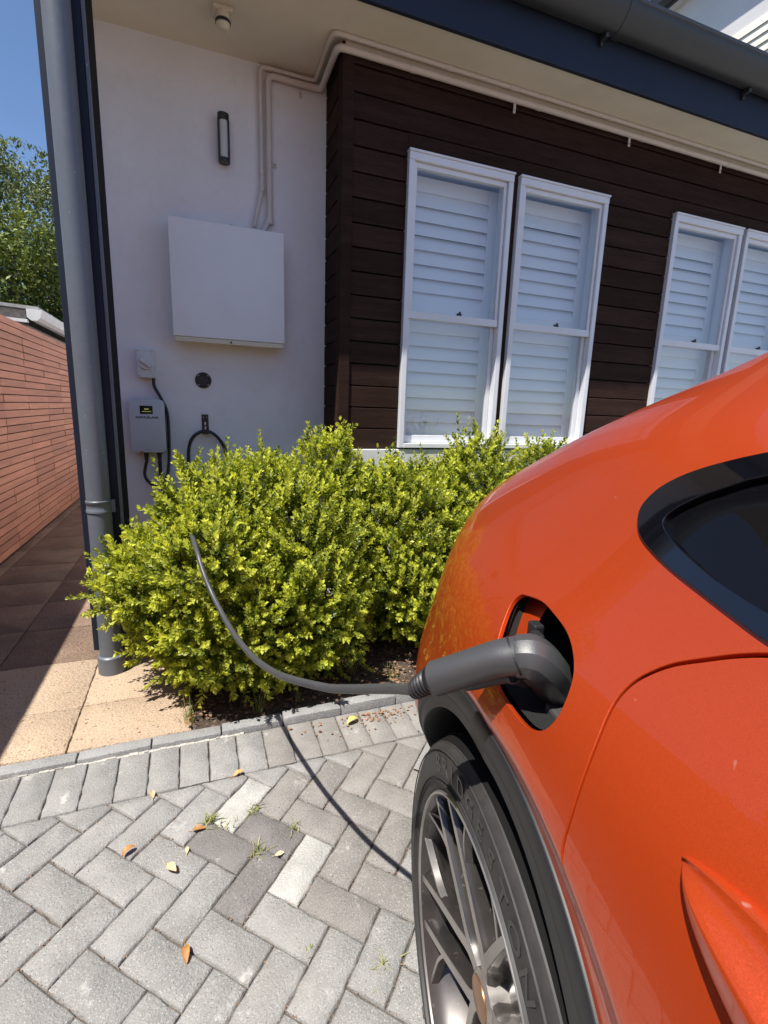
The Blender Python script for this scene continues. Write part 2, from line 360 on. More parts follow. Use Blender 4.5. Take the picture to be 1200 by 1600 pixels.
def nearest(tx, ty, kind):
    return min((p for p in pavs if p[0] == kind), key=lambda p: (p[3]-tx)**2+(p[4]-ty)**2)
for tx, ty, kd, mk in [(.223, 1.108, 'A', 'paverwhite'), (.04, 1.40, 'A', 'paverwhite'), (.10, 1.18, 'A', 'paverdark'), (.15, 1.31, 'B', 'paverdark'), (.02, 1.31, 'B', 'paverdark'),
                       (.18, 1.40, 'A', 'paverwarm'), (.335, 1.05, 'B', 'paverwarm'), (.25, 1.20, 'B', 'paverwarm'), (.34, 1.25, 'A', 'paverwarm'), (.40, 1.32, 'B', 'paverwarm'), (.28, 1.38, 'A', 'paverwarm'), (.46, 1.2, 'A', 'paverwarm')]:
    special[id(nearest(tx, ty, kd))] = mk
for P in pavs:
    kind, o_, poly, cx, cy = P
    mk = special.get(id(P)) or ('paverwarm' if (cx > .22+.15*math.sin(cy*9) and random.random() < .75 and cy > .9) else 'paver')
    dz = random.uniform(-.0012, .0012); clipped = max(p[1] for p in poly) > HDR-.003
    if not vis(cx, cy) or npav > 250:
        stuffp.add([(x, y, GZ(y)+dz) for x, y in poly], [(3, 2, 1, 0)]); continue
    npav += 1
    if clipped:
        pl = clip_poly(poly, HDR-.003)
        if len(pl) < 3 or abs(area(pl)) < 3e-4: continue
        c = Vector((sum(p[0] for p in pl)/len(pl), sum(p[1] for p in pl)/len(pl))); me = paver_mesh([(x-c.x, y-c.y) for x, y in pl], 'paver', M[mk])
    else:
        me, off = protos(kind, mk); c = o_+off
    inst(me, 'paver', drive, (c.x, c.y, GZ(c.y)+dz+1.26), (slope+random.uniform(-.012, .012), random.uniform(-.012, .012), random.uniform(-.009, .009)))
# header course, stretchers set square to the kerb
hp = .0948; pm = [paver_mesh([(-hp/2+g/2, -.098), (hp/2-g/2, -.098), (hp/2-g/2, .098), (-hp/2+g/2, .098)], 'paver', M['paver'], bev=.004) for _ in range(4)]
pw = [paver_mesh([(-hp/2+g/2, -.098), (hp/2-g/2, -.098), (hp/2-g/2, .098), (-hp/2+g/2, .098)], 'paver', M['paverwarm'], bev=.004) for _ in range(3)]
for k in range(-30, 42):
    cx = .002+hp*(k+.5); 
    if -1.0 < cx < 1.1: inst(random.choice(pw if cx > .2 else pm), 'paver', drive, (cx, HDR+.1, GZ(HDR+.1)+1.26+random.uniform(-.001, .001)), (slope, 0, random.uniform(-.012, .012)))
    else: stuffp.add([(cx-hp/2+.002, HDR+.002, GZ(HDR)), (cx+hp/2-.002, HDR+.002, GZ(HDR)), (cx+hp/2-.002, HDR+.198, GZ(HDR+.2)), (cx-hp/2+.002, HDR+.198, GZ(HDR+.2))], [(0, 1, 2, 3)])
so = stuffp.build('paver_field', M['paver']); tag(so, None, kind='stuff'); put(so, drive)
# kerb of stone blocks laid end to end
kerb = thing('kerb', 'low row of grey stone kerb blocks between the paved driveway and the garden bed', 'kerb', (0, 1.70, GZ(1.70)))
xk = -1.34; lens = [.235, .225, .23, .236, .228]; kk = 0
KY0, KY1 = 1.698, 1.748
mm = MB(); xm = -1.34
while xm < .12:
    xe = xm+random.uniform(.012, .03); q_ = random.uniform(-.012, -.003); mm.box(xm, xe-.0005, KY0+q_, KY0+.01, GZ(1.69)-.02, GZ(1.69)+random.uniform(-.002, .0025)); xm = xe
put(mm.build('mortar_strip', M['mortar']), kerb)
while xk < 4:
    L = lens[kk % 5]; h = .012+.022*min(1, max(0, (xk+.1)/.7)); jog = random.uniform(-.003, .003)
    b_ = MB(); b_.box(-L/2+.002, L/2-.002, -(KY1-KY0)/2, (KY1-KY0)/2, -.06, h)
    o = b_.build('kerb_block', M['kerb'], bevel=.005, smooth=40); o.location = (xk+L/2, (KY0+KY1)/2+jog, GZ(1.7)+.004); o.rotation_euler = (random.uniform(-.03, .02), random.uniform(-.01, .01), random.uniform(-.012, .012)); put(o, kerb)
    xk += L; kk += 1
# footpath of square slabs
path = bpy.data.objects.new('footpath', None); COL.objects.link(path); path.location = (-.9, 4, PZ); tag(path, 'tan exposed-aggregate slab path beside the slatted wall', kind='structure')
mb = MB(); mb.box(-1.34, -.04, 1.748, 14, -1.5, PZ-.008); put(mb.build('path_bed', M['sand']), path)
xs = [-1.34, -1.256, -.854, -.454, -.052]; ys = [1.751, 2.035]+[2.035+.405*k for k in range(1, 29)]
for i in range(len(xs)-1):
    for j in range(len(ys)-1):
        if xs[i] > -.46 and ys[j] > 3.0: continue
        a, b, c, d = xs[i]+.0025, xs[i+1]-.0025, ys[j]+.0025, ys[j+1]-.0025
        if ys[j] > 9 and False: continue
        me = paver_mesh([(-(b-a)/2, -(d-c)/2), ((b-a)/2, -(d-c)/2), ((b-a)/2, (d-c)/2), (-(b-a)/2, (d-c)/2)], 'slab', M['slabshade' if (ys[j] > 2.4) else 'slab'], bev=.003, h=.03)  # slabs further back take the copy with shade in its colour
        inst(me, 'slab', path, ((a+b)/2+.9, (c+d)/2-4, random.uniform(-.0015, .0015)), (random.uniform(-.002, .002), random.uniform(-.002, .002), 0))
# garden bed
mb = MB(); N1, N2 = 90, 34; 
for i in range(N1+1):
    for j in range(N2+1):
        x = -.05+4.6*i/N1; y = 1.750+(YC+.4-1.750)*j/N2
        z = GZ(1.7)+.002+.03*math.sin(math.pi*j/N2)**.5+.008*math.sin(x*23+y*9)*math.sin(y*31)+random.uniform(-.003, .003)
        mb.v.append((x, y, z))
for i in range(N1):
    for j in range(N2): mb.f.append((i*(N2+1)+j, (i+1)*(N2+1)+j, (i+1)*(N2+1)+j+1, i*(N2+1)+j+1)); mb.m.append(0)
tag(mb.build('garden_soil', M['soil'], smooth=180), 'dark garden soil under the shrubs', kind='structure')

# ------------------------------------------------------------------ house
H = thing('house', 'single storey house with white rendered wall, dark timber cladding and navy eaves', 'house', (1.5, YC, -1.2))
def hb(name, x0, x1, y0, y1, z0, z1, m, bevel=0, parent=None):
    b_ = MB(); b_.box(x0, x1, y0, y1, z0, z1); o = b_.build(name, m, bevel=bevel); put(o, H); return o
hb('rendered_wall', -.50, XC, YW, YW+.25, -1.35, ZS, M['render'])
hb('side_wall', -.50, -.25, YW+.252, 11, -1.35, ZS, M['render'])
for a_, b_, z0_, z1_ in ((XC+.024, 1.155, -1.2, ZS), (2.541, 3.14, -1.2, ZS), (4.525, 7.0, -1.2, ZS), (1.155, 2.541, 1.38, ZS), (3.14, 4.525, 1.38, ZS), (1.155, 2.541, -1.2, -.22), (3.14, 4.525, -1.2, -.22), (1.82, 1.873, -.22, 1.38), (3.81, 3.855, -.22, 1.38)):
    hb('sarking', a_, b_, YC+.026, YC+.03, z0_, z1_, M['black'])
hb('inner_return', XC+.0, XC+.02, YC+.03, YW-.002, -1.2, ZS, M['black'])
hb('plinth', XC+.012, 7.0, YC+.012, YC+.024, -1.35, -.245, M['plinth'])
hb('plinth_ledge', XC-.01, 7.0, YC-.028, YC+.024, -.415, -.232, M['plinth'], .004)
hb('plinth_return', XC-.008, XC+.011, YC+.026, YW-.002, -1.35, -.232, M['plinth'])
ZB = -.2285; BP = .1218; NB = 17
# windows: (x0, x1, covered)
ZT0, ZT1 = -.222, 1.386
WIN = [(1.151, 1.823), (1.870, 2.545), (3.136, 3.812), (3.853, 4.529)]
corner = hb('corner_board', XC-.010, XC+.052, YC-.020, YC+.0, ZB, ZS-.002, M['board'], .002)
corner2 = hb('corner_board', XC-.010, XC+.011, YC+.002, YC+.058, ZB, ZS-.002, M['board'], .002)
bmesh_cache = {}
def board(x0, x1, k, side=False):
    z0 = ZB+k*BP; z1 = min(z0+BP-.007, ZS-.002)
    if z1-z0 < .01: return
    b_ = MB(); L = (x1-x0)/2; hh = (z1-z0)/2
    if not side:   # shiplap face, slightly raked, small top lip set back
        prof = [(-.008, -hh), (-.008, hh-.004), (-.004, hh), (.014, hh), (.014, -hh)]
        b_.prism([(p[0], p[1]) for p in prof], 'x', -L, L); o = b_.build('board', M['board']); o.location = ((x0+x1)/2, YC+.002, (z0+z1)/2)
    else:
        prof = [(-.006, -hh), (-.006, hh-.004), (-.002, hh), (.008, hh), (.008, -hh)]
        b_.prism([(p[0], p[1]) for p in prof], 'y', x0, x1); o = b_.build('board', M['board']); o.location = (XC+.0, 0, (z0+z1)/2)
    put(o, H)
for k in range(NB):
    z0 = ZB+k*BP; z1 = z0+BP
    board(YC+.062, YW-.004, k, True)
    if z0 >= ZT1-.01: board(XC+.056, 6.9, k)
    elif z1 <= ZT1+.115:
        segs = [(XC+.056, WIN[0][0]-.002), (WIN[1][1]+.002, WIN[2][0]-.002), (WIN[3][1]+.002, 6.9)]
        if z1 > ZT1:   # board notched over the window heads: thin strip above
            for a, b in ((WIN[0][0], WIN[1][1]), (WIN[2][0], WIN[3][1])):
                b_ = MB(); b_.box(a, b, YC-.006, YC+.016, ZT1+.003, z1-.007); put(b_.build('board', M['board']), H)
        for a, b in segs: board(a, b, k)
for a, b in ((WIN[0][1], WIN[1][0]), (WIN[2][1], WIN[3][0])): hb('mullion_board', a+.001, b-.001, YC-.004, YC+.02, ZB, ZT1, M['board'])
def window(x0, x1, i):
    cxw = (x0+x1)/2; wl = bpy.data.objects.new('window', None); COL.objects.link(wl); wl.location = (cxw, YC, ZT0); put(wl, H)
    def part(name, mbx, m, bevel=0, smooth=None):
        o = mbx.build(name, m, bevel=bevel, smooth=smooth); o.parent = wl; o.location = Vector((0, 0, 0))-Vector((cxw, YC, ZT0)); return o
    yf = YC-.034; f = .033
    b_ = MB(); b_.box(x0, x0+f, yf, YC+.075, ZT0, ZT1-.05); b_.box(x1-f, x1, yf, YC+.075, ZT0, ZT1-.05)
    b_.box(x0, x1, yf-.003, YC+.075, ZT1-.05, ZT1-.012); b_.box(x0-.004, x1+.004, yf-.010, YC+.01, ZT1-.0115, ZT1); b_.box(x0+f, x1-f, yf-.004, YC+.075, ZT0, ZT0+.028)
    part('frame', b_, M['winwhite'], .003)
    zr = .203*YC+.0; rail = .042
    # upper sash forward, lower sash set back
    b_ = MB(); a0, a1 = x0+f+.002, x1-f-.002; s_ = .020
    b_.box(a0, a0+s_, yf+.016, yf+.040, zr, ZT1-.052); b_.box(a1-s_, a1, yf+.016, yf+.040, zr, ZT1-.052)
    b_.box(a0+s_, a1-s_, yf+.016, yf+.040, ZT1-.052-.026, ZT1-.052); b_.box(a0, a1, yf+.010, yf+.040, zr-rail, zr-.001)
    part('upper_sash', b_, M['winwhite'], .002)
    b_ = MB(); b_.box(a0, a0+s_+.006, yf+.046, yf+.068, ZT0+.030, zr-.012); b_.box(a1-s_-.006, a1, yf+.046, yf+.068, ZT0+.030, zr-.012)
    b_.box(a0+s_, a1-s_, yf+.047, yf+.067, ZT0+.030, ZT0+.075); b_.box(a0+s_, a1-s_, yf+.047, yf+.067, zr-.035, zr-.010)
    part('lower_sash', b_, M['winwhite'], .002)
    b_ = MB(); b_.box(a0+s_, a1-s_, yf+.027, yf+.031, zr, ZT1-.078); part('pane', b_, M['glass'])
    b_ = MB(); b_.box(a0+s_+.006, a1-s_-.006, yf+.055, yf+.059, ZT0+.075, zr-.035); part('pane', b_, M['glass'])
    b_ = MB(); b_.box(cxw+.02, cxw+.048, yf+.012, yf+.03, zr-.001, zr+.013); b_.box(cxw+.03, cxw+.040, yf+.008, yf+.02, zr+.013, zr+.022); part('latch', b_, M['lampbody'], .002)
    # plantation shutter behind: stiles and tilted louvres
    ys = YC+.12
    for z0, z1, nl in ((ZT0+.03, zr-.02, 8), (zr+.01, ZT1-.06, 8)):
        b_ = MB(); b_.box(x0+f-.03, x0+f+.028, ys-.014, ys+.014, z0, z1); b_.box(x1-f-.040, x1-f+.03, ys-.014, ys+.014, z0, z1)
        b_.box(x0+f+.028, x1-f-.04, ys-.013, ys+.013, z1-.075, z1); b_.box(x0+f+.028, x1-f-.04, ys-.013, ys+.013, z0, z0+.05); part('shutter_frame', b_, M['louvre'], .002)
        pz = (z1-.075-z0-.05)/nl
        for q in range(nl):
            zc = z0+.05+pz*(q+.5); tl = .30+(.05 if (q+i) % 3 else -.06)+random.uniform(-.03, .03)
            b2 = MB(); hh = pz*.57
            P = []
            for t in (-1, -.5, 0, .5, 1):
                th_ = .0055*(1-t*t)+.001; P.append((t, th_))
            prof = [(math.sin(tl)*t*hh-math.cos(tl)*e, math.cos(tl)*t*hh+math.sin(tl)*e) for t, e in P]+[(math.sin(tl)*t*hh+math.cos(tl)*e, math.cos(tl)*t*hh-math.sin(tl)*e) for t, e in P[::-1]]
            b2.prism(prof, 'x', -(x1-x0)/2+f+.029, (x1-x0)/2-f-.041)
            o = b2.build('louvre', M['louvre'], smooth=40); o.parent = wl; o.location = (0, ys-YC, zc-ZT0)
    b_ = MB(); b_.box(x0+.01, x1-.01, YC+.20, YC+.205, ZT0, ZT1); part('room_backing', b_, M['black'])
    b_ = MB(); b_.box(x0+.0, x1-.0, YC+.0755, YC+.21, ZT1-.035, ZT1-.014); b_.box(x0, x0+.008, YC+.0755, YC+.199, ZT0, ZT1-.036); b_.box(x1-.008, x1, YC+.0755, YC+.199, ZT0, ZT1-.036); b_.box(x0, x1, YC+.0755, YC+.21, ZT0-.02, ZT0-.001); part('reveal', b_, M['winwhite'])
for i, (a, b) in enumerate(WIN): window(a, b, i)
# eaves
hb('soffit', -.50, 7.2, 2.512, YW+.3, ZS, ZS+.012, M['soffit'])
hb('sun_block_soffit', -1.5, -.501, 2.512, 3.10, ZS, ZS+.012, M['soffit'])  # unseen eave extension, added to keep sun off the rendered wall
b_ = MB(); b_.prism([(2.40, 2.095), (3.10, 2.39), (3.10, 2.42), (2.40, 2.125)], 'x', -1.5, -.501); put(b_.build('sun_block_roof', M['gutter']), H)
hb('sun_block_gable', -1.5, -.501, 3.08, 3.10, ZS+.013, 2.38, M['navy'])
hb('soffit_batten', XC-.0, 7.0, YC-.03, YC+.0, ZS-.028, ZS-.001, M['soffit'], .004)
b_ = MB(); b_.prism([(2.485, ZS-.012), (2.510, ZS-.012), (2.510, 2.10), (2.485, 2.10)], 'x', -1.5, 7.2); o = b_.build('fascia', M['navy'], bevel=.003); put(o, H)  # fascia and gutter stretched left along the added eave
gut = []; 
prof = [(2.482, 2.075), (2.482, 1.985), (2.470, 1.972), (2.440, 1.966), (2.405, 1.975), (2.375, 1.995), (2.352, 2.022), (2.340, 2.050), (2.338, 2.062), (2.332, 2.066), (2.332, 2.082), (2.340, 2.086)]
def gutter_piece(x0, x1, sc=1.0, name='gutter'):
    b_ = MB(); outer = [(2.41+(y-2.41)*sc, 2.03+(z-2.03)*sc) for y, z in prof]; inner = [(2.41+(y-2.41)*.955, 2.032+(z-2.03)*.955) for y, z in prof]
    n_ = len(prof); vs = [(x0, *p) for p in outer]+[(x1, *p) for p in outer]+[(x0, *p) for p in inner]+[(x1, *p) for p in inner]
    fs = [(i, i+1, n_+i+1, n_+i) for i in range(n_-1)]+[(2*n_+i, 3*n_+i, 3*n_+i+1, 2*n_+i+1) for i in range(n_-1)]+[(n_-1, 2*n_-1, 4*n_-1, 3*n_-1), (0, 2*n_, 3*n_, n_)]
    fs += [(i, 2*n_+i, 2*n_+i+1, i+1) for i in range(n_-1)]+[(n_+i, n_+i+1, 3*n_+i+1, 3*n_+i) for i in range(n_-1)]
    b_.add(vs, fs); o = b_.build(name, M['gutter'], smooth=35); put(o, H); return o
gutter_piece(-1.5, 2.175); gutter_piece(2.178, 4.4); gutter_piece(4.403, 7.2)
gutter_piece(2.150, 2.200, 1.045, 'gutter_joint'); gutter_piece(4.38, 4.42, 1.045, 'gutter_joint')
for xb in (1.05, 2.09, 3.20, 4.3):
    b_ = MB(); b_.box(xb, xb+.022, 2.43, 2.484, 1.945, 1.966); b_.box(xb+.003, xb+.019, 2.466, 2.484, 1.925, 1.945); put(b_.build('gutter_bracket', M['gutter'], bevel=.003), H)
b_ = MB(); yr0, zr0, yr1 = 2.40, 2.095, 7.4; sl = .42
b_.prism([(yr0, zr0), (yr1, zr0+(yr1-yr0)*sl), (yr1, zr0+(yr1-yr0)*sl+.03), (yr0, zr0+.03)], 'x', -.5, 7.3); put(b_.build('roof', M['gutter']), H)
hb('rear_wall', -.25, 7.0, 11, 11.2, -1.35, ZS, M['render'])
# eave post
hb('post', -.462, -.316, 2.362, 2.56, -1.105, ZS-.014, M['navy'], .003)
hb('post_edge_trim', -.3155, -.303, 2.358, 2.372, -1.105, ZS-.014, M['pipe'], .002)
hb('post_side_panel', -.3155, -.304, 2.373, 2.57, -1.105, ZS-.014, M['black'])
b_ = MB(); b_.lathe([(.0, 0), (.018, 0), (.018, .085), (0, .085)], 12, c=(-.39, 2.46, -1.19)); put(b_.build('post_stirrup', M['black'], smooth=40), H)

# downpipe
DP = thing('downpipe', 'round grey painted downpipe standing on a collar in front of the navy post', 'downpipe', (-.383, 2.30, PZ))
b_ = MB(); b_.tube([(0, 0, .0), (0, 0, .62), (0, 0, 1.35), (0, 0, 3.12)], [.045]*4, 32); b_.build('pipe', M['pipe'], DP, smooth=50)
b_ = MB(); b_.lathe([(.046, .085), (.052, .082), (.056, .078), (.056, .0), (.05, 0)], 32); b_.build('base_collar', M['pipe'], DP, smooth=40)
b_ = MB(); b_.lathe([(.0455, .775), (.0485, .772), (.0485, .762), (.0462, .759), (.0462, .738), (.0485, .735), (.0485, .725), (.0455, .722)], 32); b_.box(.040, .060, -.006, .006, .722, .775); b_.build('joint_band', M['pipe'], DP, smooth=40)

# ------------------------------------------------------------------ wall fittings
YF = YW
# meter box
T = thing('meter_box', 'large square white metal meter box on the rendered wall', 'meter box', (.215, YF, .64))
b_ = MB(); b_.box(-.290, .290, -.115, -.001, -.293, .293); b_.build('cabinet', M['meter'], T, bevel=.004)
b_ = MB(); b_.box(-.298, .298, -.128, -.116, -.285, .301); b_.build('door', M['meter'], T, bevel=.004)
b_ = MB(); b_.box(-.29, .29, -.126, -.10, -.312, -.287); b_.build('drip_lip', M['cream'], T, bevel=.003)
b_ = MB(); b_.lathe([(0, -.004), (.005, -.004), (.005, .006), (0, .006)], 10, axis='y', c=(0, -.128, -.30)); b_.build('lock', M['black'], T)
b_ = MB(); b_.tube([(.025, -.05, .293), (.025, -.05, .33)], .008, 8); b_.build('vent_stub', M['conduit'], T)
# conduits
T = thing('conduit_pair', 'pair of beige painted conduits running from the meter box along the soffit', 'conduit', (.45, YF-.02, 1.4))
def W2(pts): return [Vector(p)-Vector((.45, YF-.02, 1.4)) for p in pts]
def bent(pts, r=.035, n=5):
    P = [Vector(p) for p in pts]; o = [P[0]]
    for i in range(1, len(P)-1):
        a = (P[i-1]-P[i]); b = (P[i+1]-P[i]); q = min(r, a.length*.45, b.length*.45); a.normalize(); b.normalize()
        for k in range(n+1):
            t = k/n; o.append(P[i]+a*q*(1-t)**2+b*q*t**2)
    o.append(P[-1]); return o
ZK = ZS-.045
big = bent([(.40, YF-.045, .925), (.425, YF-.03, .99), (.452, YF-.022, 1.04), (.452, YF-.022, ZK-.01), (XC-.042, YF-.022, ZK-.012), (XC-.042, YC-.035, ZK), (7.0, YC-.035, ZK-.0)])
b_ = MB(); b_.tube(W2(big), .0165, 14); b_.build('large_conduit', M['conduit'], T, smooth=50)
small = bent([(.365, YF-.02, .985), (.392, YF-.02, 1.10), (.410, YF-.02, 1.18), (.410, YF-.02, ZK+.024), (XC-.075, YF-.018, ZK+.024), (XC-.075, YC-.068, ZK+.034), (7.0, YC-.068, ZK+.034)])
b_ = MB(); b_.tube(W2(small), .0115, 12); b_.build('small_conduit', M['conduit'], T, smooth=50)
def ring(c, ax, r, h):
    b_ = MB(); p = Vector(c); d = {'x': Vector((h, 0, 0)), 'z': Vector((0, 0, h))}[ax]; b_.tube(W2([p-d/2, p+d/2]), r, 14); b_.build('coupling', M['conduit'], T, smooth=40)
ring((.452, YF-.022, 1.03), 'z', .0195, .045); ring((.410, YF-.02, 1.19), 'z', .0145, .04); ring((.410, YF-.02, 1.27), 'z', .0145, .03); ring((.452, YF-.022, 1.32), 'z', .0182, .012)
for x in (1.35, 1.75, 2.45, 3.3, 4.2): ring((x, YC-.068, ZK+.034), 'x', .0138, .04)
for x in (1.15, 1.95, 2.75, 3.55): ring((x, YC-.035, ZK), 'x', .0185, .03)
def saddle(c, kind):
    b_ = MB(); x, y, z = c
    if kind == 'h':   # tab hanging below a horizontal run
        b_.box(x-.008, x+.008, y-.004, y+.002, z-.062, z-.012); b_.box(x-.004, x+.004, y-.007, y-.004, z-.052, z-.044, 1)
    else:
        b_.box(x+.012, x+.046, y-.002, y+.004, z-.011, z+.011); b_.lathe([(0, -.006), (.005, -.006), (.005, 0), (0, 0)], 8, mi=1, axis='y', c=(x+.032, y-.002, z))
    o = b_.build('saddle_clip', [M['conduit'], M['lampbody']], T, bevel=.0015); o.location = -Vector((.45, YF-.02, 1.4))
for x in (1.79, 2.655, 3.49): saddle((x, YC-.026, ZK), 'h')
saddle((.63, YF-.008, ZK-.005), 'h'); saddle((.452, YF-.008, 1.32), 'v')
# wall lamp
T = thing('wall_lamp', 'slim dark cylindrical outdoor wall lamp above the meter box', 'wall lamp', (.213, YF, 1.385))
b_ = MB()
for sgn in (0, 1):
    pass
n_ = 20; 
vs = []; 
def halfcyl(r, z0, z1, a0, a1, n=16):
    return [(r*math.cos(a0+(a1-a0)*k/n), -.035+r*math.sin(a0+(a1-a0)*k/n)) for k in range(n+1)]
b_.prism(halfcyl(.030, 0, 0, 0, 2*math.pi-.001, 20)[:-1], 'z', .085, .115); b_.prism(halfcyl(.030, 0, 0, 0, 2*math.pi-.001, 20)[:-1], 'z', -.115, -.095)
b_.box(-.022, .022, -.012, -.001, -.11, .11)
b_.box(-.030, -.022, -.045, -.012, -.095, .085); b_.box(.022, .030, -.045, -.012, -.095, .085)
b_.build('body', M['lampbody'], T, smooth=40)
b_ = MB(); b_.prism(halfcyl(.0215, 0, 0, 0, 2*math.pi-.001, 20)[:-1], 'z', -.0945, .0845); b_.build('diffuser', M['lampglass'], T, smooth=40)
# soffit motion sensor
T = thing('motion_sensor', 'cream motion sensor fixed to the soffit above the meter box', 'sensor', (.205, 2.83, ZS))
b_ = MB(); b_.box(-.045, .045, -.045, .045, -.022, -.001); b_.build('base', M['cream'], T, bevel=.006)
b_ = MB(); b_.lathe([(0, -.03), (.030, -.03), (.034, -.045), (.032, -.075), (.018, -.092), (0, -.095)], 20, c=(0, -.02, 0)); b_.build('head', M['cream'], T, smooth=40)
b_ = MB(); b_.lathe([(.0345, -.055), (.0352, -.062), (.0345, -.069)], 20, c=(0, -.021, .0)); b_.build('lens', M['blackplast'], T, smooth=60)
b_ = MB(); b_.lathe([(.03, -.021), (.03, -.031), (.0, -.031)], 16, c=(0, -.02, 0)); b_.build('neck', M['cream'], T, smooth=40)
# isolator switch
T = thing('isolator_switch', 'small grey weatherproof isolator switch above the wall charger', 'switch', (-.230, YF, .205))
b_ = MB(); b_.box(-.045, .045, -.060, -.001, -.076, .076); b_.build('housing', M['whiteplast'], T, bevel=.006)
b_ = MB(); b_.lathe([(0, -.075), (.034, -.075), (.036, -.060), (.036, -.055)], 24, axis='y', c=(0, 0, .002)); b_.lathe([(.031, -.0755), (.034, -.0755)], 24, axis='y', c=(0, 0, .002)); b_.build('dial', M['whiteplast'], T, smooth=40)
b_ = MB(); b_.box(-.008, .008, -.092, -.0755, -.032, .032); o = b_.build('lever', M['whiteplast'], T, bevel=.003); o.rotation_euler = (0, R(-55), 0)
for sx in (-.034, .034):
    for sz in (-.064, .064):
        b_ = MB(); b_.lathe([(0, -.0615), (.005, -.0615), (.005, -.059)], 8, axis='y', c=(sx, 0, sz)); b_.build('screw', M['metal'], T)
# black round cap
T = thing('vent_cover', 'round black vent cover screwed to the wall below the meter box', 'vent cover', (.063, YF, .133))
b_ = MB(); b_.lathe([(0, -.006), (.028, -.006), (.030, -.014), (.036, -.014), (.044, -.008), (.045, -.001)], 28, axis='y'); b_.build('flange', M['blackplast'], T, smooth=30)
for k in range(4):
    a = math.pi/4+k*math.pi/2; b_ = MB(); b_.lathe([(0, -.0155), (.003, -.0155), (.003, -.011)], 8, axis='y', c=(.037*math.cos(a), 0, .037*math.sin(a))); b_.build('screw', M['metal'], T)
# wall charger
CH = Vector((-.2375, YF, -.131)); T = thing('wall_charger', 'silver rounded wall-mounted car charger with a small dark screen', 'car charger', CH)
def rrect(w, h, r, n=6):
    P = []
    for cx, cy, a in ((w-r, h-r, 0), (-w+r, h-r, 90), (-w+r, -h+r, 180), (w-r, -h+r, 270)):
        for k in range(n+1): t = R(a+90*k/n); P.append((cx+r*math.cos(t), cy+r*math.sin(t)))
    return P
b_ = MB(); b_.prism(rrect(.090, .146, .026), 'y', -.07, -.001); b_.build('back_case', M['blackplast'], T, smooth=40)
b_ = MB(); b_.prism(rrect(.0895, .1455, .026), 'y', -.100, -.0705); b_.build('front_shell', M['charger'], T, bevel=.006, smooth=40)
b_ = MB(); b_.box(-.034, .030, -.1015, -.0995, .066, .110); b_.build('screen', M['screen'], T, bevel=.001)
b_ = MB(); b_.box(-.012, .010, -.1022, -.1016, .090, .094); b_.box(-.024, .022, -.1022, -.1016, .078, .0800); b_.build('screen_readout', M['amber'], T)
def text_mesh(body, size, name, m, parent, loc, rot, extrude=.0005, font_scale=(1, 1, 1), bold=0):
    c = bpy.data.curves.new(name, 'FONT'); c.body = body; c.size = size; c.extrude = extrude; c.align_x = 'CENTER'; c.align_y = 'CENTER'; c.offset = bold; c.resolution_u = 3
    to = bpy.data.objects.new('t', c); COL.objects.link(to); bpy.context.view_layer.update()
    me = bpy.data.meshes.new_from_object(to.evaluated_get(bpy.context.evaluated_depsgraph_get())); bpy.data.objects.remove(to); bpy.data.curves.remove(c)
    me.name = name; me.materials.clear(); me.materials.append(m)
    if parent == 'MESH': return me
    o = bpy.data.objects.new(name, me); COL.objects.link(o); o.parent = parent; o.location = loc; o.rotation_euler = rot; o.scale = font_scale
    return o
text_mesh('OCULAR', .0165, 'brand_lettering', M['ink'], T, (.0, -.1008, .047), (R(90), 0, 0), .0004, (1.75, .95, 1), .0006)
b_ = MB(); b_.box(-.018, .018, -.1012, -.1002, -.128, -.1265); b_.build('lower_marking', M['ink'], T)
def gland(x, name='cable_gland'):
    b_ = MB(); pr = [(.0, -.140), (.016, -.140), (.016, -.156), (.013, -.158)]
    for k in range(6): pr += [(.0135-.0008*k, -.160-.008*k), (.0105-.0006*k, -.1635-.008*k)]
    b_.lathe(pr+[(.006, -.21), (0, -.21)], 14, c=(x, -.045, 0)); b_.build(name, M['blackplast'], T, smooth=30)
gland(-.020); gland(.048)
b_ = MB(); b_.box(-.045, -.030, -.106, -.100, -.15, -.138); b_.lathe([(0, -.150), (.004, -.150), (.004, -.162), (0, -.162)], 8, c=(-.04, -.09, 0)); b_.build('lock_tab', M['cap'], T)
def cab(name, label, pts, rad, m, n=10, grp=None):
    P = catmull(pts, 8); o_ = P[0].copy(); b_ = MB(); b_.tube([p-o_ for p in P], rad, n)
    o = b_.build(name, m, smooth=60); o.location = o_; return tag(o, label, 'cable', grp)
cab('power_cord', 'black cord dropping from the isolator switch down behind the charger', [(-.198, YF-.03, .135), (-.196, YF-.03, .085), (-.165, YF-.03, .02), (-.138, YF-.03, -.06), (-.136, YF-.028, -.2), (-.140, YF-.03, -.30), (-.152, YF-.05, -.40), (-.185, YF-.05, -.47), (-.24, YF-.05, -.462), (-.272, YF-.048, -.41), (-.260, YF-.045, -.335)], .0085, M['blackplast'])
cab('outlet_cord', 'black cord hanging straight down from the charger behind the shrub', [(-.19, YF-.045, -.33), (-.188, YF-.046, -.43), (-.178, YF-.05, -.6), (-.17, YF-.06, -.95)], .010, M['blackplast'])
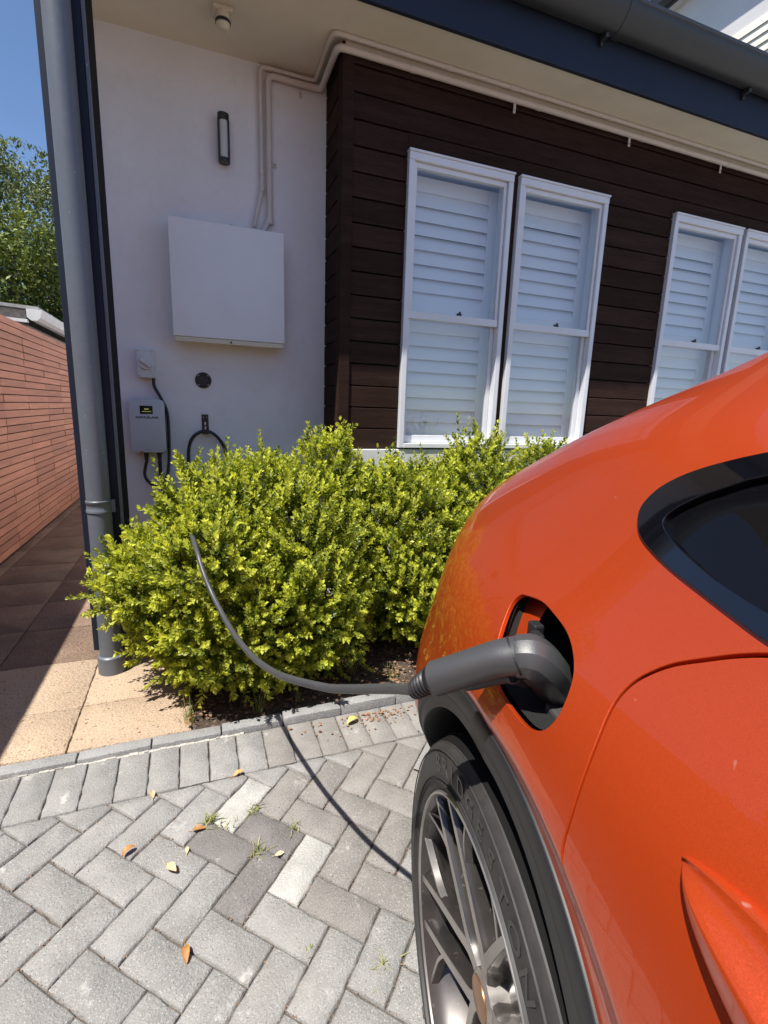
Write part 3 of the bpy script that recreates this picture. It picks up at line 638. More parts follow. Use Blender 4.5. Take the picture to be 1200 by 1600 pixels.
# cable hook
T = thing('cable_hook', 'black slotted wall hook holding the looped charging cable', 'hook', (.064, YF, -.117))
b_ = MB(); b_.box(-.019, .019, -.006, -.001, -.052, .056); b_.box(-.019, .019, -.050, -.006, -.056, -.050); b_.box(-.019, .019, -.055, -.050, -.056, -.030); b_.build('bracket', M['blackplast'], T, bevel=.0015)
b_ = MB(); b_.box(-.004, .004, -.0075, -.006, -.005, .012); b_.box(-.004, .004, -.0075, -.006, -.032, -.014); b_.build('slot', M['render'], T)
for sx in (-.010, .010):
    b_ = MB(); b_.lathe([(0, -.008), (.0025, -.008), (.0025, -.006)], 8, axis='y', c=(sx, 0, .04)); b_.build('screw', M['metal'], T)
cab('hanging_cable', 'black charging cable looped over the wall hook', [(-.045, YF-.05, -.75), (-.042, YF-.04, -.5), (-.038, YF-.034, -.36), (-.030, YF-.03, -.25), (0, YF-.03, -.186), (.062, YF-.03, -.156), (.125, YF-.03, -.188), (.172, YF-.03, -.27), (.188, YF-.03, -.40), (.185, YF-.04, -.6), (.16, YF-.1, -.9)], .0095, M['blackplast'])

# ------------------------------------------------------------------ slatted boundary wall
BX = -1.344
TW = thing('slatted_wall', 'long boundary wall faced with thin red timber slats', 'wall', (BX, 5, PZ))
def tb(name, x0, x1, y0, y1, z0, z1, m):
    b_ = MB(); b_.box(x0, x1, y0, y1, z0, z1); return put(b_.build(name, m), TW)
tb('backing', BX-.14, BX-.016, -2.5, 16, -1.35, .615, M['sand'])
NCO = 30; cp = (.62-PZ)/NCO; sm = []
for L in (.60, .60, .60):
    b_ = MB(); b_.box(-.016, 0, -L/2+.001, L/2-.001, -cp/2+.0042, cp/2-.0042); o = b_.build('slat', M['timber']); sm.append(o.data); bpy.data.objects.remove(o)
rest = MB(); ns = 0; SL = .62
for c in range(NCO):
    z = PZ+cp*(c+.5); offs = ((c//5) % 2)*.03
    for k in range(-12, 19):
        y = 4.60-SL/2+SL*k+offs; dx = random.uniform(-.003, .003)
        if 3.9 < y < 8.4 and ns < 299:
            o = inst(random.choice(sm), 'slat', TW, (dx, y-5, z-PZ), scale=(1, SL/.602, 1)); ns += 1
        elif y < 15.6: rest.box(BX-.016+dx, BX+dx, y-SL/2+.001, y+SL/2-.001, z-cp/2+.0042, z+cp/2-.0042)
o = put(rest.build('slat_run', M['timber'], fix=False), TW); tag(o, None, kind='stuff')
# ------------------------------------------------------------------ neighbour carport, left
NS = thing('neighbour_shed', 'low shed roof with white gutter behind the slatted wall', 'shed', (-3, 8, PZ))
def pb(parent, name, x0, x1, y0, y1, z0, z1, m, bevel=0):
    b_ = MB(); b_.box(x0, x1, y0, y1, z0, z1); return put(b_.build(name, m, bevel=bevel), parent)
b_ = MB(); b_.prism([(-4.6, 1.16), (-1.66, 1.02), (-1.66, 1.055), (-4.6, 1.20)], 'y', 7.25, 12); put(b_.build('roof_sheet', M['shedroof']), NS)
b_ = MB(); b_.prism([(-4.6, 1.02), (-1.80, .90), (-1.80, 1.01), (-4.6, 1.15)], 'y', 7.28, 7.32); put(b_.build('barge_board', M['shedwood']), NS)
pb(NS, 'post', -3.2, -1.9, 7.6, 7.7, -1.3, .90, M['shedwood']); pb(NS, 'wall', -4.5, -1.95, 7.7, 11.8, -1.3, .92, M['nbwall'])
b_ = MB(); gp = [(-1.76, 1.01), (-1.76, .92), (-1.72, .885), (-1.66, .885), (-1.625, .92), (-1.615, .97), (-1.605, 1.0), (-1.605, 1.01)]
b_.prism(gp, 'y', 7.15, 12); put(b_.build('gutter', M['shedwhite'], smooth=30), NS)
for k in range(8):
    b_ = MB(); b_.box(-1.77+.0, -1.600, 7.6+k*.55, 7.62+k*.55, 1.008, 1.016); put(b_.build('gutter_strap', M['shedwhite']), NS)
b_ = MB(); b_.prism([(-2.2, .885), (-1.77, .865), (-1.77, .90), (-2.2, .92)], 'y', 7.20, 7.26); put(b_.build('downpipe_elbow', M['shedwhite']), NS)

# ------------------------------------------------------------------ two-storey neighbour, top right
NB_ = thing('neighbour_house', 'tall cream weatherboard house rising behind the roof', 'house', (8, 6, PZ))
ex = 6.3; ez = 5.53; wx = 6.45
pb(NB_, 'eave_soffit', ex+.03, 12, 1.5, 14, ez, ez+.02, M['nbwall'])
b_ = MB(); b_.prism([(ex-.02, ez-.01), (ex+.03, ez-.01), (ex+.03, ez+.14), (ex-.02, ez+.14)], 'y', 1.4, 14.1); put(b_.build('fascia', M['nbdark']), NB_)
b_ = MB(); b_.prism([(ex-.13, ez+.03), (ex-.03, ez+.0), (ex-.022, ez+.15), (ex-.14, ez+.15)], 'y', 1.4, 14.1); put(b_.build('gutter', M['nbdark']), NB_)
b_ = MB(); b_.prism([(ex-.1, ez+.16), (9.5, ez+1.3), (12.9, ez+.16)], 'y', 1.4, 14.1); put(b_.build('roof', M['tile']), NB_)
pb(NB_, 'wall', wx, 12.2, 1.8, 13.8, -1.35, ez, M['nbwall'])
bh = .105
zt = 4.68
for k in range(30):
    b_ = MB(); z1 = zt-k*bh; b_.prism([(wx-.028, z1-bh+.004), (wx-.001, z1-bh+.004), (wx-.001, z1), (wx-.010, z1)], 'y', 1.8, 13.8); put(b_.build('weatherboard', M['nbboard']), NB_)

# ------------------------------------------------------------------ street side, seen only in reflections
OH = thing('opposite_house', 'pale house with tiled roof across the street behind the viewer', 'house', (0, -17, -1.3))
pb(OH, 'wall', -7, 8, -22, -16, -1.4, 2.2, M['nbboard'])
b_ = MB(); b_.prism([(-23, 2.2), (-19, 4.6), (-15.4, 2.2)], 'x', -7.6, 8.6); put(b_.build('roof', M['tile']), OH)
for x in (-5, -1.5, 2.5, 6): pb(OH, 'window', x-.7, x+.7, -15.998, -15.96, -.2, 1.4, M['carglass'])
for x in np.linspace(-6.8, 7.8, 9): pb(OH, 'verandah_post', x-.05, x+.05, -14.6, -14.5, -1.4, 2.15, M['winwhite'])
pb(OH, 'rail', -6.8, 7.8, -14.58, -14.52, -.45, -.39, M['winwhite'])

# ------------------------------------------------------------------ vegetation
def leaf_cloud(name, P, D, U, size, age, m, parent, loc=(0, 0, 0), fold=.25, aspect=.55):
    """one mesh of 4-triangle leaves; P base points, D tip direction, U leaf normal"""
    n_ = len(P); Sd = np.cross(D, U); Sd /= np.linalg.norm(Sd, axis=1)[:, None]+1e-9; U = np.cross(Sd, D)
    L = size[:, None]; wd = L*aspect*.5
    p0 = P; p3 = P+D*L; mid = P+D*L*.55-U*L*.04; a = mid+Sd*wd+U*L*fold*.35; b = mid-Sd*wd+U*L*fold*.35
    V = np.stack([p0, a, p3, b, mid], 1).reshape(-1, 3)
    base = (np.arange(n_)*5)[:, None, None]; tri = np.array([[0, 1, 4], [1, 2, 4], [2, 3, 4], [3, 0, 4]])[None]
    Fc = (base+tri).reshape(-1, 3)
    me = bpy.data.meshes.new(name); me.vertices.add(len(V)); me.vertices.foreach_set('co', V.ravel().astype(np.float32))
    me.loops.add(Fc.size); me.polygons.add(len(Fc)); me.loops.foreach_set('vertex_index', Fc.ravel().astype(np.int32))
    me.polygons.foreach_set('loop_start', np.arange(0, Fc.size, 3, dtype=np.int32)); 
    me.update(calc_edges=True)
    at = me.attributes.new('age', 'FLOAT', 'POINT'); at.data.foreach_set('value', np.repeat(age, 5).astype(np.float32))
    me.polygons.foreach_set('use_smooth', np.ones(len(Fc), dtype=bool)); me.materials.append(m)
    o = bpy.data.objects.new(name, me); COL.objects.link(o); o.parent = parent; o.location = loc; return o
def nrm(a): return a/(np.linalg.norm(a, axis=1)[:, None]+1e-9)
def shrub(label, lumps, nsprig, base, seed, group='shrubs in the garden bed'):
    r_ = np.random.default_rng(seed); T = thing('shrub', label, 'shrub', (base[0], base[1], GZ(1.7)+.02), group); org = np.array(T.location)
    Ps = []; Ns = []; dens = np.array([l_[3]*l_[4]+l_[4]*l_[5]+l_[3]*l_[5] for l_ in lumps]); dens /= dens.sum()
    for (cx, cy, cz, rx, ry, rz), dn in zip(lumps, dens):
        k = int(nsprig*dn*2.0); d = nrm(r_.normal(size=(k, 3))); c = np.array([cx, cy, cz]); rad = np.array([rx, ry, rz])
        # knobbly envelope
        wob = .95+.17*np.sin(d[:, 0]*11+cx*7)*np.sin(d[:, 2]*10+cy*5)+.09*np.sin(d[:, 1]*19+d[:, 0]*17+d[:, 2]*7)
        sh = 1-np.abs(r_.normal(size=k))*.11; sh = np.where(r_.random(k) < .28, r_.uniform(.55, .9, k), sh)
        p = c+d*rad*(wob*sh)[:, None]; ok = np.ones(k, bool)
        for l2 in lumps:
            if l2[:3] != (cx, cy, cz): ok &= (((p-np.array(l2[:3]))/np.array(l2[3:]))**2).sum(1) > .62
        ok &= (p[:, 2] > -1.165) & (p[:, 1] < YC-.05)
        Ps.append(p[ok]); Ns.append(nrm(d/rad)[ok])
    P = np.concatenate(Ps); Nn = np.concatenate(Ns); k = len(P)
    D = nrm(Nn*.75+np.array([0, -.05, .62])+r_.normal(size=(k, 3))*.34); Ls = r_.uniform(.045, .105, k)
    # long upright shoots at the top
    long_ = (Nn[:, 2] > .45) & (r_.random(k) < .16); Ls[long_] *= 1.6; D[long_] = nrm(D[long_]+np.array([0, 0, 1.2]))
    npair = 8; LP = []; LD = []; LU = []; LS = []; LA = []
    A = nrm(np.cross(D, r_.normal(size=(k, 3)))); B = np.cross(D, A); fresh = np.clip(r_.normal(.68, .27, k), 0, 1)
    depth = np.clip((P-P.mean(0))@np.array([0, 0, 0]), 0, 1)
    for j in range(npair):
        t = (j+.5)/npair; pos = P+D*(Ls*t)[:, None]; X = A if j % 2 else B
        for sg in (-1, 1):
            side = X*sg; open_ = .95-.45*t
            dirn = nrm(side*open_+D*(1-.25*open_)+r_.normal(size=(k, 3))*.18); up = nrm(D*1.0-side*.45+r_.normal(size=(k, 3))*.25)
            LP.append(pos+side*.0015); LD.append(dirn); LU.append(up)
            LS.append(r_.uniform(.019, .029, k)*(1.05-.35*abs(t-.4))); LA.append(np.clip(fresh*(.12+1.05*t)+r_.normal(size=k)*.10, 0, 1))  # leaf age, steepened to put darker gaps into the shrub's colour
    for q in range(2):
        LP.append(P+D*Ls[:, None]); LD.append(nrm(D+r_.normal(size=(k, 3))*.35)); LU.append(A); LS.append(r_.uniform(.011, .016, k)); LA.append(np.clip(fresh+.15, 0, 1))
    LP = np.concatenate(LP)-org; LD = np.concatenate(LD); LU = np.concatenate(LU); LS = np.concatenate(LS); LA = np.concatenate(LA)
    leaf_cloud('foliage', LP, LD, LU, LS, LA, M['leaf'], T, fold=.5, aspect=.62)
    # twigs: stems to a few of the sprigs
    b_ = MB(); 
    for q in range(26):
        tgt = Vector(P[r_.integers(k)])-Vector(org); st = Vector((r_.uniform(-.08, .08), r_.uniform(-.05, .08), -.03)); st.x += tgt.x*.35
        mid = st.lerp(tgt, .5)+Vector(r_.normal(size=3)*.03); mid.z += .03
        b_.tube([st, mid, tgt], [.007, .004, .0015], 6)
    b_.build('stem', M['bark'], T, smooth=60)
    return T
shrub('yellow-green shrub at the left end of the bed, its branches reaching past the downpipe',
      [(.06, 2.12, -.78, .34, .38, .32), (.08, 2.22, -.58, .24, .30, .29), (-.17, 2.10, -.72, .20, .22, .15), (.12, 2.03, -.86, .31, .33, .25), (.03, 1.92, -.60, .20, .20, .16), (.10, 1.98, -.98, .22, .20, .14)], 2500, (0, 2.15), 1)
shrub('broad full yellow-green shrub where the cable enters, between the end shrub and the wall corner',
      [(.40, 2.22, -.72, .36, .42, .40), (.36, 2.02, -.84, .32, .32, .28), (.60, 2.40, -.50, .21, .26, .34), (.30, 2.3, -.5, .22, .26, .24), (.42, 1.98, -1.0, .24, .17, .14)], 2500, (.4, 2.2), 2)
shrub('shrub below the left window, partly shaded behind the rear of the car', 
      [(.95, 2.35, -.70, .34, .38, .40), (1.0, 2.15, -.85, .32, .30, .25), (1.22, 2.45, -.60, .18, .24, .28)], 2100, (.95, 2.3), 3)
shrub('upright shrub beneath the gap between the first two windows', [(1.50, 2.45, -.56, .20, .26, .42), (1.45, 2.25, -.82, .36, .36, .30)], 1300, (1.5, 2.4), 4)
shrub('small shrub top showing above the rear of the car', [(2.02, 2.5, -.62, .20, .26, .46), (1.98, 2.35, -.85, .34, .3, .28)], 800, (2, 2.4), 5)
def tree(label, loc, hgt, blobs, n, size, m, seed, cat='tree'):
    r_ = np.random.default_rng(seed); T = thing('tree', label, cat, loc, 'trees beyond the slatted wall'); b_ = MB()
    b_.tube([(0, 0, 0), (.1, .1, hgt*.3), (0, 0, hgt*.6)], [.22, .17, .1], 9)
    P = []; N = []
    for (x, y, z, r1) in blobs:
        b_.tube([(0, 0, hgt*.35), (x*.5, y*.5, (z+hgt*.35)/2+.2), (x, y, z)], [.09, .06, .02], 6)
        nc = int(n*r1*r1/sum(b[3]**2 for b in blobs)/14); d = nrm(r_.normal(size=(nc, 3))); c = np.array([x, y, z])+d*r1*(1-np.abs(r_.normal(size=nc))*.16)[:, None]*np.array([1, 1, .8])
        P.append(np.repeat(c, 14, 0)+r_.normal(size=(nc*14, 3))*r1*.085); N.append(np.repeat(d, 14, 0))
    b_.build('trunk', M['bark'], T, smooth=60); P = np.concatenate(P); N = np.concatenate(N); k = len(P)
    clump = np.repeat(np.clip(r_.normal(.45, .25, k//14+1), 0, 1), 14)[:k]
    leaf_cloud('crown', P, nrm(N*.5+r_.normal(size=(k, 3))*.6), nrm(N+r_.normal(size=(k, 3))*.5+np.array([0, 0, .5])), r_.uniform(.6, 1.3, k)*size, np.clip(clump+r_.normal(size=k)*.15, 0, 1), m, T, fold=.3, aspect=.5); return T
tree('dark glossy evergreen tree close behind the shed roof', (-3.9, 13.5, -1.3), 4.5, [(0, 0, 3.4, 1.5), (1.0, .3, 2.6, 1.1), (-1.5, 0, 3.2, 1.5), (.6, -.4, 4.3, .9), (-.7, -.3, 4.6, 1.1), (1.2, 0, 3.7, .8), (0, -.5, 2.1, 1.4)], 30000, .11, M['treeleafA'], 11)
tree('taller pale olive tree standing behind the dark evergreen', (-5.0, 19, -1.3), 8, [(0, 0, 6.2, 2.1), (1.3, 0, 6.6, 1.3), (-2, 0, 6.8, 1.9), (.6, 0, 7.8, 1.0), (-.9, 0, 8.2, 1.1), (1.9, 0, 5.2, 1.4), (-2.5, 0, 5, 2), (0, 0, 4.4, 2.0)], 30000, .13, M['treeleafB'], 12)
for i_, (x_, y_, h_) in enumerate([(-7.5, -4.5, 6.5), (-8.0, 0, 6.0), (-7.0, 5.0, 5.5)]):  # out-of-view trees, added to darken what the car door reflects
    tree(['broad street tree left of the driveway, seen only mirrored in the car door', 'bushy tree behind the slatted wall, seen only mirrored in the car', 'tree beyond the slatted wall beside the path, seen only in reflections'][i_], (x_, y_, -1.3), h_, [(0, 0, h_*.6, 1.7), (.3, 1.5, h_*.62, 1.3), (-.2, -1.6, h_*.6, 1.4), (0, .4, h_*.85, 1.2), (.2, -.6, h_*.4, 1.3)], 9000, .2, M['treeleafA'], 70+i_)
# fallen leaves
lm_ = []
for k in range(4):
    L = .030; b_ = MB(); cr = .002+.0025*k; n_ = 7; vs = []; fs = []
    for i in range(n_):
        t = i/(n_-1); wd = L*.23*math.sin(math.pi*min(1, t*.93+.03))**.8; z = cr*math.sin(math.pi*t)+(.006 if k % 2 else 0)*t
        vs += [(L*(t-.5)+.002*math.sin(5*t+k), -wd, z+.002), (L*(t-.5)+.002*math.sin(5*t+k), 0, z), (L*(t-.5)+.002*math.sin(5*t+k), wd, z+.0035)]
        if i: fs += [(3*i-3, 3*i, 3*i+1, 3*i-2), (3*i-2, 3*i+1, 3*i+2, 3*i-1)]
    b_.add(vs, fs); b_.tube([(-L/2-.010, .001, .003), (-L/2, 0, .001)], .0006, 4); lm_.append(b_)
LV = [(-.169, 1.486, 1.7, 1.25, 'p', 'curled pale leaf standing up on the header course at the left'), (.089, 1.489, .3, 1.2, 'o', 'round orange-brown leaf beside the pale paver at the header course'),
      (-.036, 1.311, -.1, 1.15, 'o', 'yellow-orange leaf next to the grass tuft'), (-.217, 1.294, .5, 1.1, 'o', 'tan leaf lying alone on the joint left of the grass tufts'), (-.067, 1.253, 1.5, .8, 'p', 'small curled leaf just below the dark paver'),
      (-.105, 1.207, -.9, 1.5, 'p', 'long pale leaf with a dark stalk on a grey paver'), (-.068, .982, -1.45, 1.35, 'o', 'bright orange leaf nearest the viewer, pointing at the camera'), (.526, 1.628, .3, 1.5, 'y', 'yellow-green leaf against the kerb beside the rear wheel'),
      (.174, 1.162, .1, .9, 'p', 'thin pale leaf at the corner of the white paver')]
M['yleaf'] = mat('yellow_green_leaf', (.50, .52, .14), .6, noise=(60, .15))
for i, (x, y, a, s_, mk, lb) in enumerate(LV):
    o = lm_[i % 4].build('fallen_leaf', M[{'p': 'paleleaf', 'o': 'dryleaf', 'y': 'yleaf'}[mk]], smooth=60, fix=False); o.location = (x, y, GZ(y)+.003); o.rotation_euler = (random.uniform(-.1, .15), random.uniform(-.1, .1), a); o.scale = (s_, s_, s_); tag(o, lb, 'leaf', 'fallen leaves on the paving')
def tuft(x, y, z, n_, hgt, label, seed, flat=.6, grp='grass tufts in the joints'):
    r_ = np.random.default_rng(seed); V = []; Fc = []; ag = []; spread = .012
    for i in range(n_):
        a = r_.uniform(0, 6.28); d = np.array([math.cos(a), math.sin(a), 0]); L = hgt*r_.uniform(.5, 1.1); p = r_.normal(size=3)*[spread, spread, 0]; wd = r_.uniform(.0012, .0026); s_ = np.array([-d[1], d[0], 0]); fl = r_.uniform(.3, 1)*flat; k = len(V)
        for t in (0, .35, .7, 1):
            c = p+d*L*fl*t**1.3+np.array([0, 0, L*(t-.55*fl*t*t)*(1.15-fl)]); V += [c+s_*wd*(1-t*.9), c-s_*wd*(1-t*.9)]
        Fc += [(k, k+1, k+3, k+2), (k+2, k+3, k+5, k+4), (k+4, k+5, k+7, k+6)]; ag += [r_.uniform(0, 1)]*8
    me = bpy.data.meshes.new('grass_tuft'); me.from_pydata([tuple(q) for q in V], [], Fc); at = me.attributes.new('age', 'FLOAT', 'POINT'); at.data.foreach_set('value', np.array(ag, dtype=np.float32)); me.materials.append(M['grass'])
    o = bpy.data.objects.new('grass_tuft', me); COL.objects.link(o); o.location = (x, y, z); return tag(o, label, 'grass', grp)
for i, (x, y, n_, h_, f_, lb) in enumerate([(-.004, 1.335, 34, .055, .8, 'largest grass tuft in the joints, beside the upper pale paver'), (.125, 1.335, 20, .05, .9, 'spreading grass tuft at the top corner of the dark paver'), (.23, 1.235, 16, .045, 1, 'flat grass tuft above the white paver'),
       (.118, 1.19, 20, .05, .9, 'grass tuft between the dark pavers'), (.353, .815, 14, .045, .9, 'sparse dry tuft beside the front of the tyre'), (.055, 1.30, 14, .03, .9, 'low tuft at the lower end of the upper pale paver'), (.20, .90, 9, .03, 1, 'tiny dry tuft in a joint near the tyre'), (.0, 1.045, 8, .02, 1, 'tiny leafy weed below the dark paver')]):
    tuft(x, y, GZ(y)-.004, n_, h_, lb, 30+i, f_)
for i, (x, y, h_, n_, lb) in enumerate([(-.06, 1.80, .13, 26, 'pale grass clump at the left front edge of the shrub'), (.20, 1.80, .11, 40, 'dense green grass clump in front of the middle of the bed'), (.36, 1.80, .09, 20, 'short grass clump in the shade near the kerb'), (.62, 1.95, .12, 26, 'loose grass clump under the shrub by the rear wheel'), (.78, 1.85, .10, 24, 'grass clump on the soil beside the bumper')]):
    tuft(x, y, GZ(1.7)+.01, n_, h_, lb, 50+i, .45, 'grass clumps along the bed edge')
# litter: crumbs, dead leaves, moss along joints
b_ = MB(); 
def crumb(x, y, z, s_):
    a = random.uniform(0, 6.28); q = [Vector((math.cos(a+t)*s_*random.uniform(.4, 1), math.sin(a+t)*s_*random.uniform(.3, .8), random.uniform(0, s_*.5))) for t in (0, 1.7, 3.3, 4.8)]
    b_.add([Vector((x, y, z))+p for p in q], [(0, 1, 2), (0, 2, 3)])
for k in range(900): 
    x = random.uniform(-.1, 1.3); y = random.uniform(1.76, 2.3); crumb(x, y, GZ(1.7)+.035, random.uniform(.004, .016))
for k in range(140): 
    x = random.gauss(.62, .12); y = random.gauss(1.645, .03); crumb(x, min(y, 1.66), GZ(y)+.003, random.uniform(.003, .012))
for k in range(2200):
    i = random.randint(-6, 9); j = random.randint(-4, 2); p = A0+(u+v)*W_*i+(u*2-v*2)*W_*j
    e, f0 = random.choice(((u, 2), (v, 2), (u, -1), (v, 1))); q = p+e*W_*f0*random.random()+Vector((random.gauss(0, .0016), random.gauss(0, .0016)))
    if q.y < HDR: crumb(q.x, q.y, GZ(q.y)-.0025, random.uniform(.001, .0036))
tag(b_.build('leaf_litter', M['litter'], fix=False), 'dry leaf crumbs in the bed and paving joints', 'leaf litter', kind='stuff')

# ------------------------------------------------------------------ car

CAR = thing('car', 'orange electric SUV coupe parked with its rear to the house, charging cable plugged in', 'car', (.348, .49, -1.25))
CAR.rotation_euler = (0, 0, -.199)      # local +y points to the rear, local -x is the outer side facing the path
# local coordinates: x = inward from the wheel face, y = rearward of the rear axle, z = height
hk = np.array([.2, .4, .6, .8, .95, 1.05, 1.15, 1.25, 1.35, 1.45, 1.55])
w0k = np.array([.10, .0249, -.0338, -.0178, .0153, .0767, .1345, .2098, .3549, .4245, .47]); w0k[8] = .335
w0k = np.array([.0946, .0249, -.0338, -.0178, .0153, .0767, .1345, .2098, .3549, .4245, .47])
stk = np.array([.8532, .916, 1.0522, .9771, .9202, .8978, .7008, .444, .2492, .02, -.35])
sfk = np.array([-3.55, -3.68, -3.75, -3.68, -3.45, -2.75, -2.30, -2.08, -1.88, -1.62, -1.35])
def spl(xk, yk):
    n = len(xk); h = np.diff(xk); A = np.zeros((n, n)); b = np.zeros(n); A[0, 0] = A[-1, -1] = 1
    for i in range(1, n-1):
        A[i, i-1] = h[i-1]; A[i, i] = 2*(h[i-1]+h[i]); A[i, i+1] = h[i]; b[i] = 6*((yk[i+1]-yk[i])/h[i]-(yk[i]-yk[i-1])/h[i-1])
    m = np.linalg.solve(A, b)
    def f(x):
        x = np.clip(x, xk[0], xk[-1]); i = np.clip(np.searchsorted(xk, x)-1, 0, n-2); t0 = xk[i+1]-x; t1 = x-xk[i]; H_ = h[i]
        return m[i]*t0**3/6/H_+m[i+1]*t1**3/6/H_+(yk[i]/H_-m[i]*H_/6)*t0+(yk[i+1]/H_-m[i+1]*H_/6)*t1
    return f
fw, fs_, ff = spl(hk, w0k), spl(hk, stk), spl(hk, sfk)
HW = .97
def Wb(s, h):
    """inward offset of the body side at length s, height h"""
    s = np.asarray(s, float); h = np.asarray(h, float)
    a = HW-fw(h); st = fs_(h); b = np.maximum(.45, st+.2); s0 = st-b
    q = np.clip((s-s0)/b, 0, 1); wr = (np.maximum(1-q**3, 0))**(1/3)
    sf = ff(h); bf = 1.0; q2 = np.clip((sf+bf-s)/bf, 0, 1); wf = (np.maximum(1-q2**2.6, 0))**(1/2.6)
    return HW-a*np.minimum(wr, wf)
def arch_r(s, h, c):
    return np.hypot(s-c, h-.375)
def crease_r(s, c): return .492+.16*np.maximum(0, -(s-c)*(1 if c == 0 else -1))
RA = .468
def W(s, h):
    w_ = Wb(s, h)
    for c in (0., -2.89):
        r_ = arch_r(s, h, c); rc = crease_r(np.asarray(s, float), c); d = np.clip(rc-r_, 0, .12); w_ = w_+.15*np.minimum(d, .09)+.013*(1-np.exp(-(d/.028)**2))
    # soft shoulder groove-free body: faint lower door scallop
    return w_+.022*np.exp(-((np.asarray(h)-.52)/.10)**2)*np.clip((-.55-np.asarray(s))/.3, 0, 1)*np.clip((np.asarray(s)+2.35)/.3, 0, 1)
def Nrm(s, h, f=W, e=.0025):
    dws = (f(s+e, h)-f(s-e, h))/(2*e); dwh = (f(s, h+e)-f(s, h-e))/(2*e)
    n_ = np.stack([-np.ones_like(dws), dws, dwh], -1); return n_/np.linalg.norm(n_, axis=-1)[..., None]
def inpoly(px, py, poly):
    x, y = poly[:, 0], poly[:, 1]; x2, y2 = np.roll(x, -1), np.roll(y, -1); r_ = np.zeros(px.shape, bool)
    for a, b, c, d in zip(x, y, x2, y2):
        cnd = ((b > py) != (d > py)); xi = (c-a)*(py-b)/np.where(d == b, 1e-12, d-b)+a; r_ ^= cnd & (px < xi)
    return r_
def dens_poly(pts, step, closed=True):
    o = []; n = len(pts)
    for i in range(n if closed else n-1):
        a = np.array(pts[i], float); b = np.array(pts[(i+1) % n], float); k = max(1, int(np.linalg.norm(b-a)/step))
        for j in range(k): o.append(a+(b-a)*j/k)
    if not closed: o.append(np.array(pts[-1], float))
    return o
def smooth_closed(pts, n=6):
    P = [Vector((*p, 0)) for p in pts]; N_ = len(P); o = []
    for i in range(N_):
        a, b, c, d = P[i-1], P[i], P[(i+1) % N_], P[(i+2) % N_]
        for k in range(n):
            t = k/n; q = .5*((2*b)+(c-a)*t+(2*a-5*b+4*c-d)*t*t+(3*b-3*c+d-a)*t**3); o.append((q.x, q.y))
    return o
def smooth_open(pts, n=6): return [(p.x, p.y) for p in catmull([(*p, 0) for p in pts], n)]
PORT = smooth_closed([(.040, 1.012), (.0, 1.019), (-.038, 1.017), (-.073, 1.012), (-.100, 1.002), (-.120, .988), (-.131, .970), (-.135, .948), (-.127, .928), (-.108, .915), (-.084, .909), (-.042, .907), (-.009, .909), (.014, .917), (.030, .942), (.045, .968), (.056, .992), (.052, 1.006)], 4)
SEAM = smooth_open([(-.225, .815), (-.211, .846), (-.205, .868), (-.203, .899), (-.198, .934), (-.192, .961), (-.186, .981), (-.183, .998), (-.186, 1.015), (-.195, 1.030), (-.208, 1.044), (-.227, 1.058), (-.246, 1.071), (-.266, 1.082), (-.290, 1.0915)], 5)
GOUT = smooth_open([(-.9, 1.079), (-.6, 1.083), (-.40, 1.087), (-.29, 1.0885), (-.26, 1.0895), (-.228, 1.094), (-.190, 1.100), (-.143, 1.108), (-.106, 1.117), (-.082, 1.126), (-.066, 1.139), (-.060, 1.154), (-.067, 1.172), (-.083, 1.187), (-.105, 1.200), (-.133, 1.212), (-.158, 1.221), (-.26, 1.257), (-.45, 1.315), (-.75, 1.385), (-1.1, 1.43), (-1.5, 1.40), (-1.85, 1.26), (-2.12, 1.12), (-2.15, 1.08), (-1.8, 1.077), (-1.3, 1.076)], 4)
GIN = smooth_open([(-.9, 1.098), (-.6, 1.10), (-.40, 1.103), (-.29, 1.1045), (-.249, 1.1055), (-.217, 1.109), (-.186, 1.114), (-.157, 1.121), (-.129, 1.129), (-.108, 1.138), (-.100, 1.147), (-.107, 1.160), (-.127, 1.177), (-.151, 1.191), (-.175, 1.203), (-.27, 1.236), (-.46, 1.290), (-.76, 1.357), (-1.1, 1.40), (-1.48, 1.372), (-1.8, 1.245), (-2.04, 1.125), (-2.05, 1.10), (-1.8, 1.096), (-1.3, 1.096)], 4)
def arch_poly(c, r_):
    return [(c+r_*math.cos(t), .375+r_*math.sin(t)) for t in np.linspace(R(-32), R(212), 220)]
H0, H1 = .27, 1.50
